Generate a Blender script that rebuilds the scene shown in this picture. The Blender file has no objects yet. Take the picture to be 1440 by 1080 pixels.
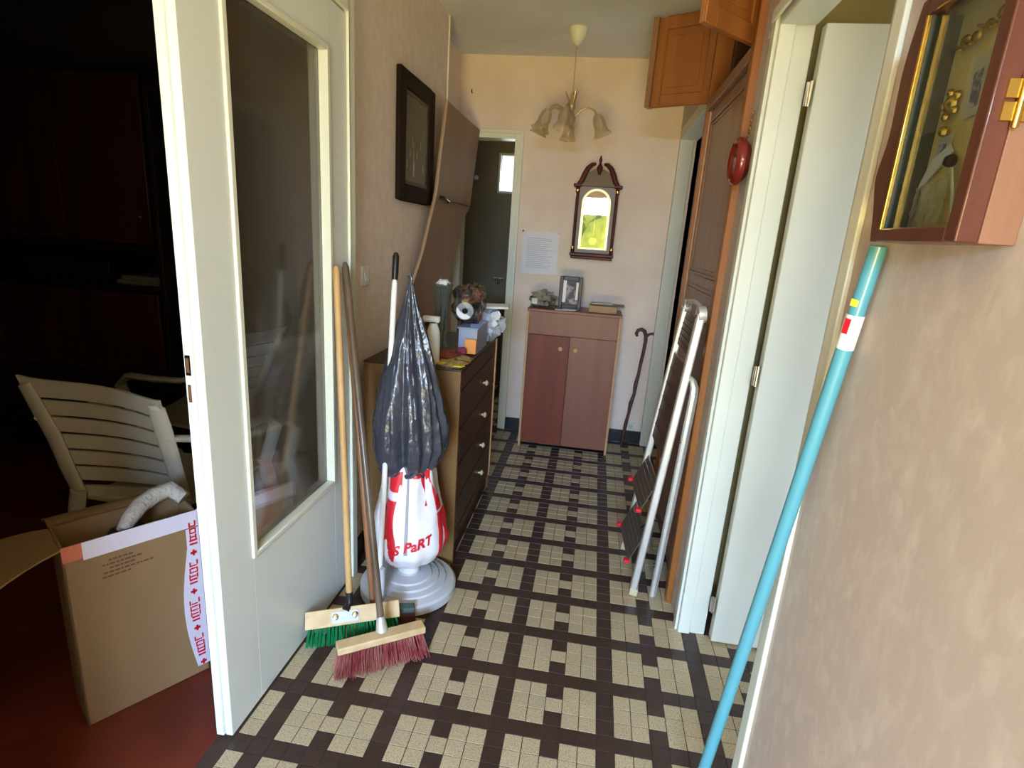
import bpy, bmesh, math, random
from mathutils import Vector, Matrix, noise
random.seed(7)
SC = bpy.context.scene
COL = SC.collection
PI = math.pi

# ---------------------------------------------------------------- camera
cam_d = bpy.data.cameras.new('camera'); cam = bpy.data.objects.new('camera', cam_d); COL.objects.link(cam)
cam_d.sensor_width = 36; cam_d.lens = 783.81 * 36 / 1440; cam_d.clip_start = .02
_y, _p, _r = -0.132861097, -0.263013510, 0.0693296512
fw = Vector((math.sin(_y)*math.cos(_p), math.cos(_y)*math.cos(_p), math.sin(_p)))
rt = Vector((math.cos(_y), -math.sin(_y), 0)); up = rt.cross(fw)
R_ = math.cos(_r)*rt + math.sin(_r)*up; U_ = -math.sin(_r)*rt + math.cos(_r)*up
cam.matrix_world = Matrix(((R_.x, U_.x, -fw.x, 0), (R_.y, U_.y, -fw.y, 0), (R_.z, U_.z, -fw.z, 1.47), (0, 0, 0, 1)))
SC.camera = cam

# ---------------------------------------------------------------- light and exposure
SC.view_settings.view_transform = 'Standard'; SC.view_settings.look = 'None'
SC.view_settings.gamma = 1; SC.view_settings.use_curve_mapping = False
SC.view_settings.exposure = 0.02
SC.cycles.use_denoising = True
SC.cycles.max_bounces = 10; SC.cycles.diffuse_bounces = 5; SC.cycles.glossy_bounces = 4
SC.cycles.transmission_bounces = 8; SC.cycles.transparent_max_bounces = 12
SC.cycles.sample_clamp_indirect = 6; SC.cycles.caustics_reflective = False; SC.cycles.caustics_refractive = False
W = bpy.data.worlds.new('sky'); SC.world = W; W.use_nodes = True
bg = W.node_tree.nodes['Background']; bg.inputs[0].default_value = (.80, .90, 1.0, 1); bg.inputs[1].default_value = 3.0

def area(name, loc, target, sx, sy, power, col, spread=PI):
    d = bpy.data.lights.new(name, 'AREA'); d.shape = 'RECTANGLE'; d.size = sx; d.size_y = sy
    d.energy = power; d.color = col; d.spread = spread
    o = bpy.data.objects.new(name, d); COL.objects.link(o); o.location = loc
    o.rotation_euler = (Vector(target) - Vector(loc)).to_track_quat('-Z', 'Y').to_euler()
    return o
area('daylight_sky', (0, -5, 3.2), (0, 0, 3.2), 3.6, 2.4, 2800, (.46, .68, 1.0))
area('daylight_ground', (-.15, -3.2, -.1), (-.15, -3.2, 2.2), 3.0, 1.6, 620, (1.0, .80, .26))
area('daylight_ground_far', (-.15, -5, -.1), (-.15, -5, 2.2), 3.6, 1.8, 1000, (1.0, .72, .26))
area('daylight_room', (1.3, -1.1, 1.5), (1.0, 1.5, 1.3), .8, 1.0, 2, (.85, .93, 1.0))
area('daylight_washroom', (-.86, 5.66, 2.0), (-.86, 4.2, 1.2), .25, .3, 4.5, (.85, .95, 1.0))
sd = bpy.data.lights.new('sun', 'SUN'); sd.energy = 14; sd.angle = .01; sd.color = (1, .93, .78)
so = bpy.data.objects.new('sun', sd); COL.objects.link(so)
so.rotation_euler = Vector((.35, -.55, -.75)).to_track_quat('-Z', 'Y').to_euler()

# ---------------------------------------------------------------- materials
def lin(c):
    return tuple(((v/255)/12.92 if v/255 <= .04045 else ((v/255+.055)/1.055)**2.4) for v in c) + (1,)
def mat(name, col, rough=.5, metal=0, col2=None, nscale=8, stretch=(1, 1, 1), bump=0, bscale=None, contrast=(.35, .65),
        trans=0, alpha=1, emit=None, coat=0, spec=.5, rnd=0, detail=4, distort=0, ior=1.45):
    m = bpy.data.materials.new(name); m.use_nodes = True; nt = m.node_tree; N = nt.nodes; L = nt.links
    b = N['Principled BSDF']
    b.inputs['Base Color'].default_value = lin(col); b.inputs['Roughness'].default_value = rough
    b.inputs['Metallic'].default_value = metal; b.inputs['Transmission Weight'].default_value = trans
    b.inputs['Alpha'].default_value = alpha; b.inputs['Coat Weight'].default_value = coat
    b.inputs['Specular IOR Level'].default_value = spec; b.inputs['IOR'].default_value = ior
    if emit:
        b.inputs['Emission Color'].default_value = lin(emit[0]); b.inputs['Emission Strength'].default_value = emit[1]
    src = None
    if col2 or bump:
        g = N.new('ShaderNodeNewGeometry'); mp = N.new('ShaderNodeMapping'); L.new(g.outputs['Position'], mp.inputs[0])
        mp.inputs['Scale'].default_value = stretch
        t = N.new('ShaderNodeTexNoise'); t.inputs['Scale'].default_value = nscale; t.inputs['Detail'].default_value = detail
        t.inputs['Distortion'].default_value = distort
        L.new(mp.outputs[0], t.inputs['Vector'])
        if col2:
            r = N.new('ShaderNodeValToRGB'); r.color_ramp.elements[0].position = contrast[0]; r.color_ramp.elements[1].position = contrast[1]
            r.color_ramp.elements[0].color = lin(col); r.color_ramp.elements[1].color = lin(col2)
            L.new(t.outputs['Fac'], r.inputs[0]); src = r.outputs[0]
        if bump:
            t2 = t
            if bscale:
                t2 = N.new('ShaderNodeTexNoise'); t2.inputs['Scale'].default_value = bscale; t2.inputs['Detail'].default_value = 3
                L.new(mp.outputs[0], t2.inputs['Vector'])
            bp = N.new('ShaderNodeBump'); bp.inputs['Strength'].default_value = bump; bp.inputs['Distance'].default_value = .01
            L.new(t2.outputs['Fac'], bp.inputs['Height']); L.new(bp.outputs[0], b.inputs['Normal'])
    if rnd:
        oi = N.new('ShaderNodeObjectInfo'); hs = N.new('ShaderNodeHueSaturation')
        mr = N.new('ShaderNodeMapRange'); mr.inputs['To Min'].default_value = 1-rnd; mr.inputs['To Max'].default_value = 1+rnd
        L.new(oi.outputs['Random'], mr.inputs[0]); L.new(mr.outputs[0], hs.inputs['Value'])
        if src: L.new(src, hs.inputs['Color'])
        else: hs.inputs['Color'].default_value = lin(col)
        src = hs.outputs[0]
    if src: L.new(src, b.inputs['Base Color'])
    return m
def glass_mat(name, tint=(255, 255, 255), rough=.02, boost=1.0, ior=1.5, dust=None, blur=0):
    """thin glazing: passes what lies behind straight through, mirrors by Fresnel"""
    m = bpy.data.materials.new(name); m.use_nodes = True; nt = m.node_tree; N = nt.nodes; L = nt.links
    N.remove(N['Principled BSDF']); out = N['Material Output']
    tr = N.new('ShaderNodeBsdfTransparent'); tr.inputs[0].default_value = lin(tint)
    if blur:
        t0_ = tr; tr = N.new('ShaderNodeBsdfRefraction'); tr.inputs['Color'].default_value = lin(tint); tr.inputs['Roughness'].default_value = blur; tr.inputs['IOR'].default_value = 1.1
        m0 = N.new('ShaderNodeMixShader'); m0.inputs[0].default_value = .5; L.new(t0_.outputs[0], m0.inputs[1]); L.new(tr.outputs[0], m0.inputs[2]); tr = m0
    gl = N.new('ShaderNodeBsdfGlossy'); gl.inputs['Roughness'].default_value = rough
    fr = N.new('ShaderNodeFresnel'); fr.inputs[0].default_value = ior
    ge = N.new('ShaderNodeNewGeometry'); mr = N.new('ShaderNodeMapRange'); mr.inputs['To Min'].default_value = ior; mr.inputs['To Max'].default_value = 1/ior
    L.new(ge.outputs['Backfacing'], mr.inputs[0]); L.new(mr.outputs[0], fr.inputs[0])
    mu = N.new('ShaderNodeMath'); mu.operation = 'MULTIPLY'; mu.inputs[1].default_value = boost; mu.use_clamp = True
    mx = N.new('ShaderNodeMixShader')
    L.new(fr.outputs[0], mu.inputs[0]); L.new(mu.outputs[0], mx.inputs[0]); L.new(tr.outputs[0], mx.inputs[1]); L.new(gl.outputs[0], mx.inputs[2])
    if dust:
        df = N.new('ShaderNodeBsdfDiffuse'); df.inputs[0].default_value = lin(dust[0]); m2 = N.new('ShaderNodeMixShader'); m2.inputs[0].default_value = dust[1]
        L.new(mx.outputs[0], m2.inputs[1]); L.new(df.outputs[0], m2.inputs[2]); mx = m2
    L.new(mx.outputs[0], out.inputs[0]); return m

m_wall = mat('wall_plaster', (187, 173, 161), .75, col2=(202, 189, 177), nscale=26, contrast=(.46, .74), stretch=(1.3, 1.3, .8), bump=.05, bscale=40, detail=6, distort=.4)
m_wall_left = mat('picture_wall_plaster_lightened', (228, 210, 196), .75, col2=(240, 225, 213), nscale=22, contrast=(.3, .72), stretch=(1, 1, .8), bump=.05, bscale=40, detail=6, distort=.4)  # colour lightened against the right wall to stand in for light missing here
m_wall_far = mat('wall_plaster_smooth_lightened', (226, 208, 196), .8, col2=(234, 218, 207), nscale=5, bump=.06, bscale=40)  # same paint brightened in its colour, since little light reaches the far end
m_ceil = mat('ceiling_paint', (220, 222, 222), .9, col2=(212, 214, 214), nscale=3)
m_door = mat('door_paint', (208, 210, 198), .42, col2=(202, 204, 192), nscale=2, bump=.02, bscale=30)
m_doorl = mat('glazed_door_paint', (226, 232, 228), .4, col2=(220, 226, 223), nscale=2, bump=.02, bscale=30)
m_frame = mat('frame_paint', (222, 224, 208), .35, bump=.03, nscale=30)
m_grout = mat('floor_grout', (62, 46, 38), .8)
m_cream = mat('cream_tile', (184, 167, 136), .42, col2=(134, 117, 90), nscale=230, detail=2, contrast=(.45, .72), rnd=.06)
m_dark = mat('dark_tile', (64, 46, 40), .38, col2=(54, 40, 35), nscale=40, rnd=.08)
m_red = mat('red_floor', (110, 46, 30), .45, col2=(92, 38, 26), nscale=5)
m_black = mat('black_paint', (26, 26, 32), .45)
m_blackp = mat('black_plastic', (22, 22, 24), .4)
m_alu = mat('brushed_aluminium', (222, 220, 214), .42, metal=.55, col2=(200, 198, 192), nscale=40, stretch=(1, 1, .1))
m_chrome = mat('chrome', (225, 225, 225), .12, metal=1)
m_paleb = mat('pale_brass', (206, 192, 146), .4, metal=.8)
m_brass = mat('brass', (222, 184, 92), .25, metal=1)
m_mahog = mat('mahogany', (92, 30, 20), .42, col2=(66, 22, 15), nscale=12, stretch=(1, 1, .15), spec=.3)
m_cherry = mat('cherry_frame', (88, 46, 32), .4, col2=(72, 36, 25), nscale=14, stretch=(1, 1, .15), coat=.2)
m_casewood = mat('case_wood', (138, 100, 78), .5, col2=(124, 88, 68), nscale=20, stretch=(1, 1, .1))
m_maple = mat('pale_maple', (226, 204, 146), .5, col2=(212, 188, 128), nscale=6, stretch=(1, 1, .3))
m_orange = mat('orange_pine', (154, 98, 48), .45, col2=(134, 80, 36), nscale=10, stretch=(1, 1, .12), coat=.15)
m_brownd = mat('brown_wood', (146, 108, 84), .35, col2=(130, 94, 72), nscale=14, stretch=(1, 1, .1), coat=.1)
m_darkw = mat('dark_cabinet_wood', (62, 36, 22), .4, col2=(50, 28, 18), nscale=12, stretch=(1, 1, .1))
m_chestside = mat('chest_side_wood', (120, 88, 50), .5, col2=(104, 74, 40), nscale=10, stretch=(1, 1, .1))
m_shoe = mat('pinkish_brown_laminate', (136, 84, 66), .4, col2=(128, 77, 59), nscale=5, stretch=(3, 1, .2))
m_shoered = mat('reddish_brown_laminate', (122, 54, 30), .5, col2=(108, 46, 25), nscale=6, stretch=(3, 1, .2))
m_beech = mat('beech_edging', (190, 148, 104), .5)
m_card = mat('cardboard', (142, 114, 80), .8, col2=(130, 103, 71), nscale=3, stretch=(1, 1, .3))
m_cardb = mat('brown_board', (158, 126, 100), .6, col2=(144, 114, 88), nscale=4, stretch=(1, 1, .3))
m_white = mat('white_plastic', (226, 226, 226), .35)
m_grayp = mat('grey_plastic', (196, 198, 206), .45, col2=(184, 186, 194), nscale=6)
m_chairp = mat('monobloc_plastic', (186, 178, 162), .45)
m_lightwood = mat('pale_wood', (212, 184, 142), .6, col2=(196, 166, 122), nscale=20, stretch=(1, .2, 1))
m_handle = mat('broomstick_wood', (206, 166, 112), .55, col2=(186, 146, 94), nscale=20, stretch=(1, 1, .1))
m_stick = mat('brown_stick', (104, 88, 74), .3, col2=(78, 62, 50), nscale=8, stretch=(1, 1, .4))
m_stick2 = mat('worn_varnished_stick', (138, 92, 60), .4, col2=(98, 72, 56), nscale=6, stretch=(1, 1, .3))
m_green = mat('green_bristle', (18, 138, 84), .6)
m_redb = mat('dusty_red_bristle', (140, 52, 54), .7, col2=(168, 104, 96), nscale=22)
m_teal = mat('teal_enamel', (84, 152, 168), .35, coat=.2)
m_bag = mat('black_bin_bag', (58, 61, 72), .27, bump=1.0, bscale=22, nscale=9, spec=.8, distort=1.0)
m_wbag = mat('white_carrier_bag', (232, 228, 234), .4, bump=.5, nscale=14)
m_redp = mat('red_print', (206, 30, 44), .4, bump=.5, nscale=14)
m_paper = mat('paper', (226, 226, 236), .8)
m_blue = mat('blue_ink', (182, 188, 214), .8)
m_ink = mat('dark_ink', (96, 66, 44), .8)
m_tape = mat('white_tape', (214, 208, 226), .35)
m_glassd = glass_mat('door_glass', (240, 236, 228), .10, 1.4, dust=((160, 152, 138), .16), blur=.25)
m_glassc = glass_mat('clear_glass', (235, 240, 235), .03, 1.2)
m_clockglass = glass_mat('clock_glass', (225, 225, 225), .015, 8.0)
m_shade = mat('frosted_glass', (206, 186, 150), .2, alpha=.45, col2=(186, 166, 132), nscale=20, spec=.9)
m_picglass = glass_mat('picture_glass', (240, 240, 235), .05, .45)
m_clearfilm = glass_mat('clear_plastic_film', (214, 218, 226), .12, 4.0)
m_foliage = mat('foliage', (160, 166, 70), .7, col2=(110, 130, 50), nscale=4, bump=.6)
m_gravel = mat('gravel', (200, 184, 146), .9, col2=(176, 160, 120), nscale=20)
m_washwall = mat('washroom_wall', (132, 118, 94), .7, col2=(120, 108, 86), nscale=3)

# ---------------------------------------------------------------- mesh helpers
class B:
    def __init__(s): s.v = []; s.f = []
    def add(s, vs, fs):
        n = len(s.v); s.v += [Vector(p) for p in vs]; s.f += [tuple(i+n for i in f) for f in fs]; return s
    def box(s, x0, x1, y0, y1, z0, z1):
        return s.add([(x0, y0, z0), (x1, y0, z0), (x1, y1, z0), (x0, y1, z0), (x0, y0, z1), (x1, y0, z1), (x1, y1, z1), (x0, y1, z1)],
                     [(3, 2, 1, 0), (4, 5, 6, 7), (0, 1, 5, 4), (1, 2, 6, 5), (2, 3, 7, 6), (3, 0, 4, 7)])
    def obox(s, c, ax, ay, az, hx, hy, hz):
        c = Vector(c); ax, ay, az = [Vector(a).normalized() for a in (ax, ay, az)]
        b = B().box(-hx, hx, -hy, hy, -hz, hz)
        return s.add([c + ax*p.x + ay*p.y + az*p.z for p in b.v], b.f)
    def beam(s, p, q, side, w, d):
        """bar from p to q; side = the direction of its width w, d = its depth"""
        p, q = Vector(p), Vector(q); a = (q-p).normalized(); sd_ = Vector(side); sd_ = (sd_ - a*sd_.dot(a)).normalized(); e = a.cross(sd_)
        return s.obox((p+q)/2, sd_, e, a, w/2, d/2, (q-p).length/2)
    def tube(s, pts, r, n=10, caps=True, flat=1.0, ref=None):
        pts = [Vector(p) for p in pts]; k = len(pts); rs = r if isinstance(r, (list, tuple)) else [r]*k
        vs = []; prev = None
        for i, p in enumerate(pts):
            t = (pts[min(i+1, k-1)] - pts[max(i-1, 0)]).normalized()
            if prev is None:
                u = Vector(ref) if ref else (Vector((0, 0, 1)) if abs(t.z) < .9 else Vector((1, 0, 0)))
            else: u = prev
            u = (u - t*u.dot(t)).normalized(); prev = u; w = t.cross(u)
            vs += [p + (u*math.cos(2*PI*j/n) + w*math.sin(2*PI*j/n)*flat)*rs[i] for j in range(n)]
        fs = [(i*n+j, i*n+(j+1) % n, (i+1)*n+(j+1) % n, (i+1)*n+j) for i in range(k-1) for j in range(n)]
        if caps: fs += [tuple(reversed(range(n))), tuple((k-1)*n+j for j in range(n))]
        return s.add(vs, fs)
    def cyl(s, p, q, r, r2=None, n=16): return s.tube([p, q], [r, r if r2 is None else r2], n)
    def lathe(s, prof, o, axis=(0, 0, 1), n=24, caps=True):
        a = Vector(axis).normalized(); u = Vector((1, 0, 0)) if abs(a.x) < .9 else Vector((0, 1, 0))
        u = (u - a*u.dot(a)).normalized(); w = a.cross(u); o = Vector(o); k = len(prof)
        vs = [o + a*h + (u*math.cos(2*PI*j/n) + w*math.sin(2*PI*j/n))*r for r, h in prof for j in range(n)]
        fs = [(i*n+j, i*n+(j+1) % n, (i+1)*n+(j+1) % n, (i+1)*n+j) for i in range(k-1) for j in range(n)]
        if caps: fs += [tuple(reversed(range(n))), tuple((k-1)*n+j for j in range(n))]
        return s.add(vs, fs)
    def prism(s, poly, o, ux, uy, uz, d):
        """outline poly (2-D, counter-clockwise) in the plane (ux, uy) at o, thickened by d along uz"""
        o, ux, uy, uz = Vector(o), Vector(ux), Vector(uy), Vector(uz); n = len(poly)
        vs = [o + ux*x + uy*y for x, y in poly] + [o + ux*x + uy*y + uz*d for x, y in poly]
        return s.add(vs, [tuple(reversed(range(n))), tuple(range(n, 2*n))] + [(i, (i+1) % n, n+(i+1) % n, n+i) for i in range(n)])
    def grid(s, fn, nu, nv, th=0, nrm=None):
        """surface fn(u, v); th thickens it along nrm(u, v) or a fixed vector"""
        vs = [Vector(fn(i/nu, j/nv)) for i in range(nu+1) for j in range(nv+1)]
        q = lambda i, j: i*(nv+1)+j
        fs = [(q(i, j), q(i+1, j), q(i+1, j+1), q(i, j+1)) for i in range(nu) for j in range(nv)]
        if th:
            nv_ = Vector(nrm); off = len(vs); vs2 = [p + nv_*th for p in vs]
            f2 = [tuple(reversed([a+off for a in f])) for f in fs]
            edge = [q(i, 0) for i in range(nu+1)] + [q(nu, j) for j in range(1, nv+1)] + [q(i, nv) for i in range(nu-1, -1, -1)] + [q(0, j) for j in range(nv-1, 0, -1)]
            n = len(edge); f3 = [(edge[(k+1) % n], edge[k], edge[k]+off, edge[(k+1) % n]+off) for k in range(n)]
            vs += vs2; fs = fs + f2 + f3
        return s.add(vs, fs)
    def blob(s, c, r, amp=.15, fr=3, n=16, seed=0, flat_bottom=None):
        c = Vector(c); r = Vector(r) if not isinstance(r, (int, float)) else Vector((r, r, r)); m = n//2
        vs = []
        for i in range(m+1):
            for j in range(n):
                th = PI*i/m; ph = 2*PI*j/n; d = Vector((math.sin(th)*math.cos(ph), math.sin(th)*math.sin(ph), math.cos(th)))
                k = 1 + amp*noise.noise(d*fr + Vector((seed*7.3, seed, 0)))*2
                p = c + Vector((d.x*r.x, d.y*r.y, d.z*r.z))*k
                if flat_bottom is not None: p.z = max(p.z, flat_bottom)
                vs.append(p)
        fs = [(i*n+j, (i+1)*n+j, (i+1)*n+(j+1) % n, i*n+(j+1) % n) for i in range(m) for j in range(n)]
        return s.add(vs, fs)
    def xf(s, M):
        s.v = [M @ p for p in s.v]; return s

def props(o, label=None, cat=None, group=None, kind=None):
    if label: o['label'] = label
    if cat: o['category'] = cat
    if group: o['group'] = group
    if kind: o['kind'] = kind
    return o
def root_loc(p):
    l = Vector((0, 0, 0))
    while p: l += Vector(p.location); p = p.parent
    return l
def part(name, b, m, parent=None, label=None, bevel=0, smooth=40, kind=None, origin=None, seg=2):
    me = bpy.data.meshes.new(name)
    if parent is not None: off = root_loc(parent)
    elif origin is not None: off = Vector(origin)
    else:
        xs = [p.x for p in b.v]; ys = [p.y for p in b.v]; zs = [p.z for p in b.v]
        off = Vector(((min(xs)+max(xs))/2, (min(ys)+max(ys))/2, min(zs)))
    me.from_pydata([tuple(p-off) for p in b.v], [], b.f); me.validate()
    bm = bmesh.new(); bm.from_mesh(me); bmesh.ops.remove_doubles(bm, verts=bm.verts, dist=1e-6); bmesh.ops.recalc_face_normals(bm, faces=bm.faces); bm.to_mesh(me); bm.free()
    if smooth:
        me.shade_smooth(); me.set_sharp_from_angle(angle=math.radians(smooth))
    o = bpy.data.objects.new(name, me); COL.objects.link(o)
    me.materials.append(m)
    if parent is None: o.location = off
    else: o.parent = parent
    if bevel:
        md = o.modifiers.new('bevel', 'BEVEL'); md.width = bevel; md.segments = seg; md.limit_method = 'ANGLE'; md.angle_limit = math.radians(40)
    return props(o, label=label, kind=kind)
def single(name, label, cat, b, m, bevel=0, group=None, smooth=40, kind=None):
    return props(part(name, b, m, bevel=bevel, smooth=smooth), label, cat, group, kind)
def thing(name, label, cat, loc, group=None, kind=None):
    o = bpy.data.objects.new(name, None); COL.objects.link(o); o.location = loc; o.empty_display_size = .1
    return props(o, label, cat, group, kind)
def struct(name, b, m, label=None, bevel=0, smooth=0, parent=None):
    return props(part(name, b, m, parent=parent, bevel=bevel, smooth=smooth), label, None, None, 'structure')
def dup(root, delta, label=None):
    r = root.copy(); COL.objects.link(r); r.location = Vector(root.location) + Vector(delta)
    if label: r['label'] = label
    for ch in list(root.children):
        c = ch.copy(); COL.objects.link(c); c.parent = r
        for g in ch.children:
            d = g.copy(); COL.objects.link(d); d.parent = c
    return r
def text_mesh(body, size, depth=.0006, shear=0, bold=0):
    cu = bpy.data.curves.new('t', 'FONT'); cu.body = body; cu.size = size; cu.extrude = depth; cu.shear = shear; cu.offset = bold; cu.resolution_u = 3
    o = bpy.data.objects.new('t', cu); COL.objects.link(o); dg = bpy.context.evaluated_depsgraph_get()
    me = bpy.data.meshes.new_from_object(o.evaluated_get(dg))
    b = B().add([v.co.copy() for v in me.vertices], [tuple(p.vertices) for p in me.polygons])
    bpy.data.objects.remove(o); bpy.data.curves.remove(cu); bpy.data.meshes.remove(me)
    return b

# ================================================================ THE SETTING
H = 2.61
XL, XR, YF = -.945, .455, 4.08
# floor: grout slab with single mosaic tiles
floor = struct('floor', B().box(-.948, 1.7, -1.2, 5.7, -.12, -.0015).box(-.948, .5, -2.3, -1.2, -.12, -.0015).box(-1.85, -.948, 3.2, 5.7, -.12, -.0015), m_grout, 'brown and cream mosaic tiled hall floor')
T = .055087658; X0, Y0 = 3.66369923, 25.717009
def cell_cream(i, j):
    c = i % 6; r = j % 4
    return (c in (0, 1, 3, 4) and r < 3) or (c == 2 and r == 1)
def tile_b(x0, y0, T_=T):
    g = .0011; e = .0016
    x0 += g; y0 += g; x1 = x0+T_-2*g; y1 = y0+T_-2*g
    vs = [(x0, y0, -.0014), (x1, y0, -.0014), (x1, y1, -.0014), (x0, y1, -.0014), (x0+e*.3, y0+e*.3, 0), (x1-e*.3, y0+e*.3, 0), (x1-e*.3, y1-e*.3, 0), (x0+e*.3, y1-e*.3, 0)]
    return vs, [(4, 5, 6, 7), (0, 1, 5, 4), (1, 2, 6, 5), (2, 3, 7, 6), (3, 0, 4, 7)]
cells = []
for i in range(-37, 26):
    for j in range(-64, 77):
        x = (i+X0)*T; y = (j+Y0)*T
        cx, cy = x+T/2, y+T/2
        if y < -2.2 or y > 5.6 or x > 1.6: continue
        if x < -.948 and not (y > 3.42 and x > -1.035): continue
        if y > 4.12 and (x < -1.02 or x > -.3): continue
        if cx > XR+.0 and not (1.2 < cy < 1.95 or 3.03 < cy < 4.03) and cy < 4.1: continue
        cells.append((i, j, x, y))
def in_view(x, y):
    v = Vector((x, y, -1.47)); c = Vector((v.dot(R_), v.dot(U_), v.dot(fw)))
    if c.z < .1: return False
    px, py = 720+783.8*c.x/c.z, 540-783.8*c.y/c.z
    return 250 < px < 1070 and py < 1085
for cream, m, nm in ((True, m_cream, 'cream_tile'), (False, m_dark, 'dark_tile')):
    cs = [c for c in cells if cell_cream(c[0], c[1]) == cream]
    seen = sorted([c for c in cs if in_view(c[2]+T/2, c[3]+T/2) and c[2] < .55 and not (c[2] < -.5 and c[3] > 1.75)], key=lambda c: c[2]**2+c[3]**2)[:300]
    ids = {(c[0], c[1]) for c in seen}
    me = bpy.data.meshes.new(nm); vs, fs = tile_b(-T/2, -T/2); me.from_pydata(vs, [], fs); me.materials.append(m)
    for c in seen:
        o = bpy.data.objects.new(nm, me); COL.objects.link(o); o.parent = floor
        o.location = Vector((c[2]+T/2, c[3]+T/2, 0)) - Vector(floor.location)
    b = B()
    for c in cs:
        if (c[0], c[1]) not in ids:
            vs, fs = tile_b(c[2], c[3]); b.add(vs, fs)
    part(nm+'s', b, m, parent=floor, kind='stuff', smooth=0)
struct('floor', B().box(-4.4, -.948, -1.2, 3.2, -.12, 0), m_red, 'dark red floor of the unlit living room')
struct('ceiling', B().box(-4.4, 2.4, -1.2, 6.0, H, H+.12).box(-1.145, .665, -2.3, -1.2, H, H+.12), m_ceil, 'plain off-white ceiling')
# left wall with the doorway to the living room
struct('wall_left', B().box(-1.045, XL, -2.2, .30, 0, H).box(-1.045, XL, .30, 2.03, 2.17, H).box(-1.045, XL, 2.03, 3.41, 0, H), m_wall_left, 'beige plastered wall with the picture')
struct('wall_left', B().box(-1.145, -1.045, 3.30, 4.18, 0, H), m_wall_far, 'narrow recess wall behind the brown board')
struct('trim_1', B().box(-.952, -.938, 3.398, 3.416, 0, H), m_frame, 'pale corner strip at the end of the picture wall', bevel=.003)
# doorway 1 frame: far post and head
struct('trim_2', B().box(-1.045, -.893, 1.986, 2.03, 0, 2.19).box(-1.045, -.893, .30, 1.986, 2.14, 2.19).box(-1.045, -.93, .26, .30, 0, 2.19), m_frame, 'white painted frame round the living room doorway', bevel=.004)
# far wall with door opening
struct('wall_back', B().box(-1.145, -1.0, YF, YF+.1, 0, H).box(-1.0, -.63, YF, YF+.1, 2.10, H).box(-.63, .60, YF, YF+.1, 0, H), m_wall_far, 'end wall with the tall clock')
struct('trim_3', B().box(-.637, -.578, YF-.018, YF+.1, 0, 2.15).box(-1.04, -.637, YF-.018, YF+.1, 2.095, 2.15).box(-1.04, -.99, YF-.018, YF+.1, 0, 2.095).box(-.60, -.578, YF-.028, YF-.01, 0, 2.15).box(-1.04, -.60, YF-.028, YF-.01, 2.128, 2.15), m_frame, 'pale green grey frame of the washroom doorway', bevel=.003)
struct('baseboard_back', B().box(-.578, .47, YF-.014, YF, 0, .095), m_black, 'black baseboard along the end wall', bevel=.003)
struct('baseboard_left', B().box(XL, XL+.012, 2.03, 3.40, 0, .095), m_black, 'black baseboard under the picture wall')
# right wall
struct('wall_right', B().box(XR, .565, -2.2, 1.13, 0, H).box(XR, .565, 1.13, 1.975, 2.15, H).box(XR+.006, .565, 1.975, 2.14, 0, H)
       .box(XR, .565, 3.02, 4.08, 2.20, H).box(.53, .565, 2.14, 3.05, 0, H), m_wall, 'beige sponge painted wall with the display case')
# doorway 2 (near, to the bright room): jambs, head, casing
struct('trim_4', B().box(.463, .508, 1.957, 2.0, 0, 2.15).box(.508, .565, 1.966, 2.0, 0, 2.15).box(.463, .565, 1.14, 1.957, 2.118, 2.15).box(.452, .463, 1.972, 2.012, 0, 2.16), m_door, 'painted frame of the near doorway, hinge side', bevel=.003)
struct('trim_5', B().box(.445, .455, 1.098, 1.138, 0, 2.17).box(.455, .565, 1.13, 1.142, 0, 2.15).box(.445, .455, 1.138, 2.0, 2.135, 2.17), m_frame, 'white casing edge beside the teal pole', bevel=.0025)
# doorway 3 (far, dark)
struct('trim_6', B().box(.455, .54, 4.028, 4.08, 0, 2.20).box(.455, .565, 3.03, 4.03, 2.13, 2.20).box(.51, .565, 3.02, 3.045, 0, 2.13), m_door, 'painted frame of the dark doorway beside the closet', bevel=.003)
# outer shells of the rooms that the doorways lead to
struct('wall_front', B().box(-4.4, -1.045, -1.3, -1.2, 0, H).box(-1.045, -.70, -2.3, -2.2, 0, H).box(.40, .565, -2.3, -2.2, 0, H).box(-.70, .40, -2.3, -2.2, 2.16, H).box(.565, .9, -1.3, -1.2, 0, H).box(.9, 1.8, -1.3, -1.2, 0, .9).box(.9, 1.8, -1.3, -1.2, 2.1, H).box(1.8, 2.4, -1.3, -1.2, 0, H), m_wall, 'entrance wall behind the viewer')
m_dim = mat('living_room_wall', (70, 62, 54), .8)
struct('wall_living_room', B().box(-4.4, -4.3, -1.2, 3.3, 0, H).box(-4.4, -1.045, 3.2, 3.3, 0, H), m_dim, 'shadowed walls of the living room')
m_olive = mat('side_room_wall', (150, 138, 96), .8)
struct('wall_side_room', B().box(2.3, 2.4, -1.2, 4.3, 0, H).box(.565, 2.4, 2.15, 2.25, 0, H).box(.565, 2.4, 4.08, 4.18, 0, H), m_olive, 'olive walls of the side room')
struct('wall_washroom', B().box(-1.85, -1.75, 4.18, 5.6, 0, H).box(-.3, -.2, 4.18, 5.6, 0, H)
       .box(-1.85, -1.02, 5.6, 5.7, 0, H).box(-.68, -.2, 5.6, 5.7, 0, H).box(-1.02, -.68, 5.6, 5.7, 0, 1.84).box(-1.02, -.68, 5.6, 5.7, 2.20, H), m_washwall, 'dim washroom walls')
w1 = thing('window_1', 'small high window of the washroom', None, (-.85, 5.6, 1.84), kind='structure')
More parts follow.
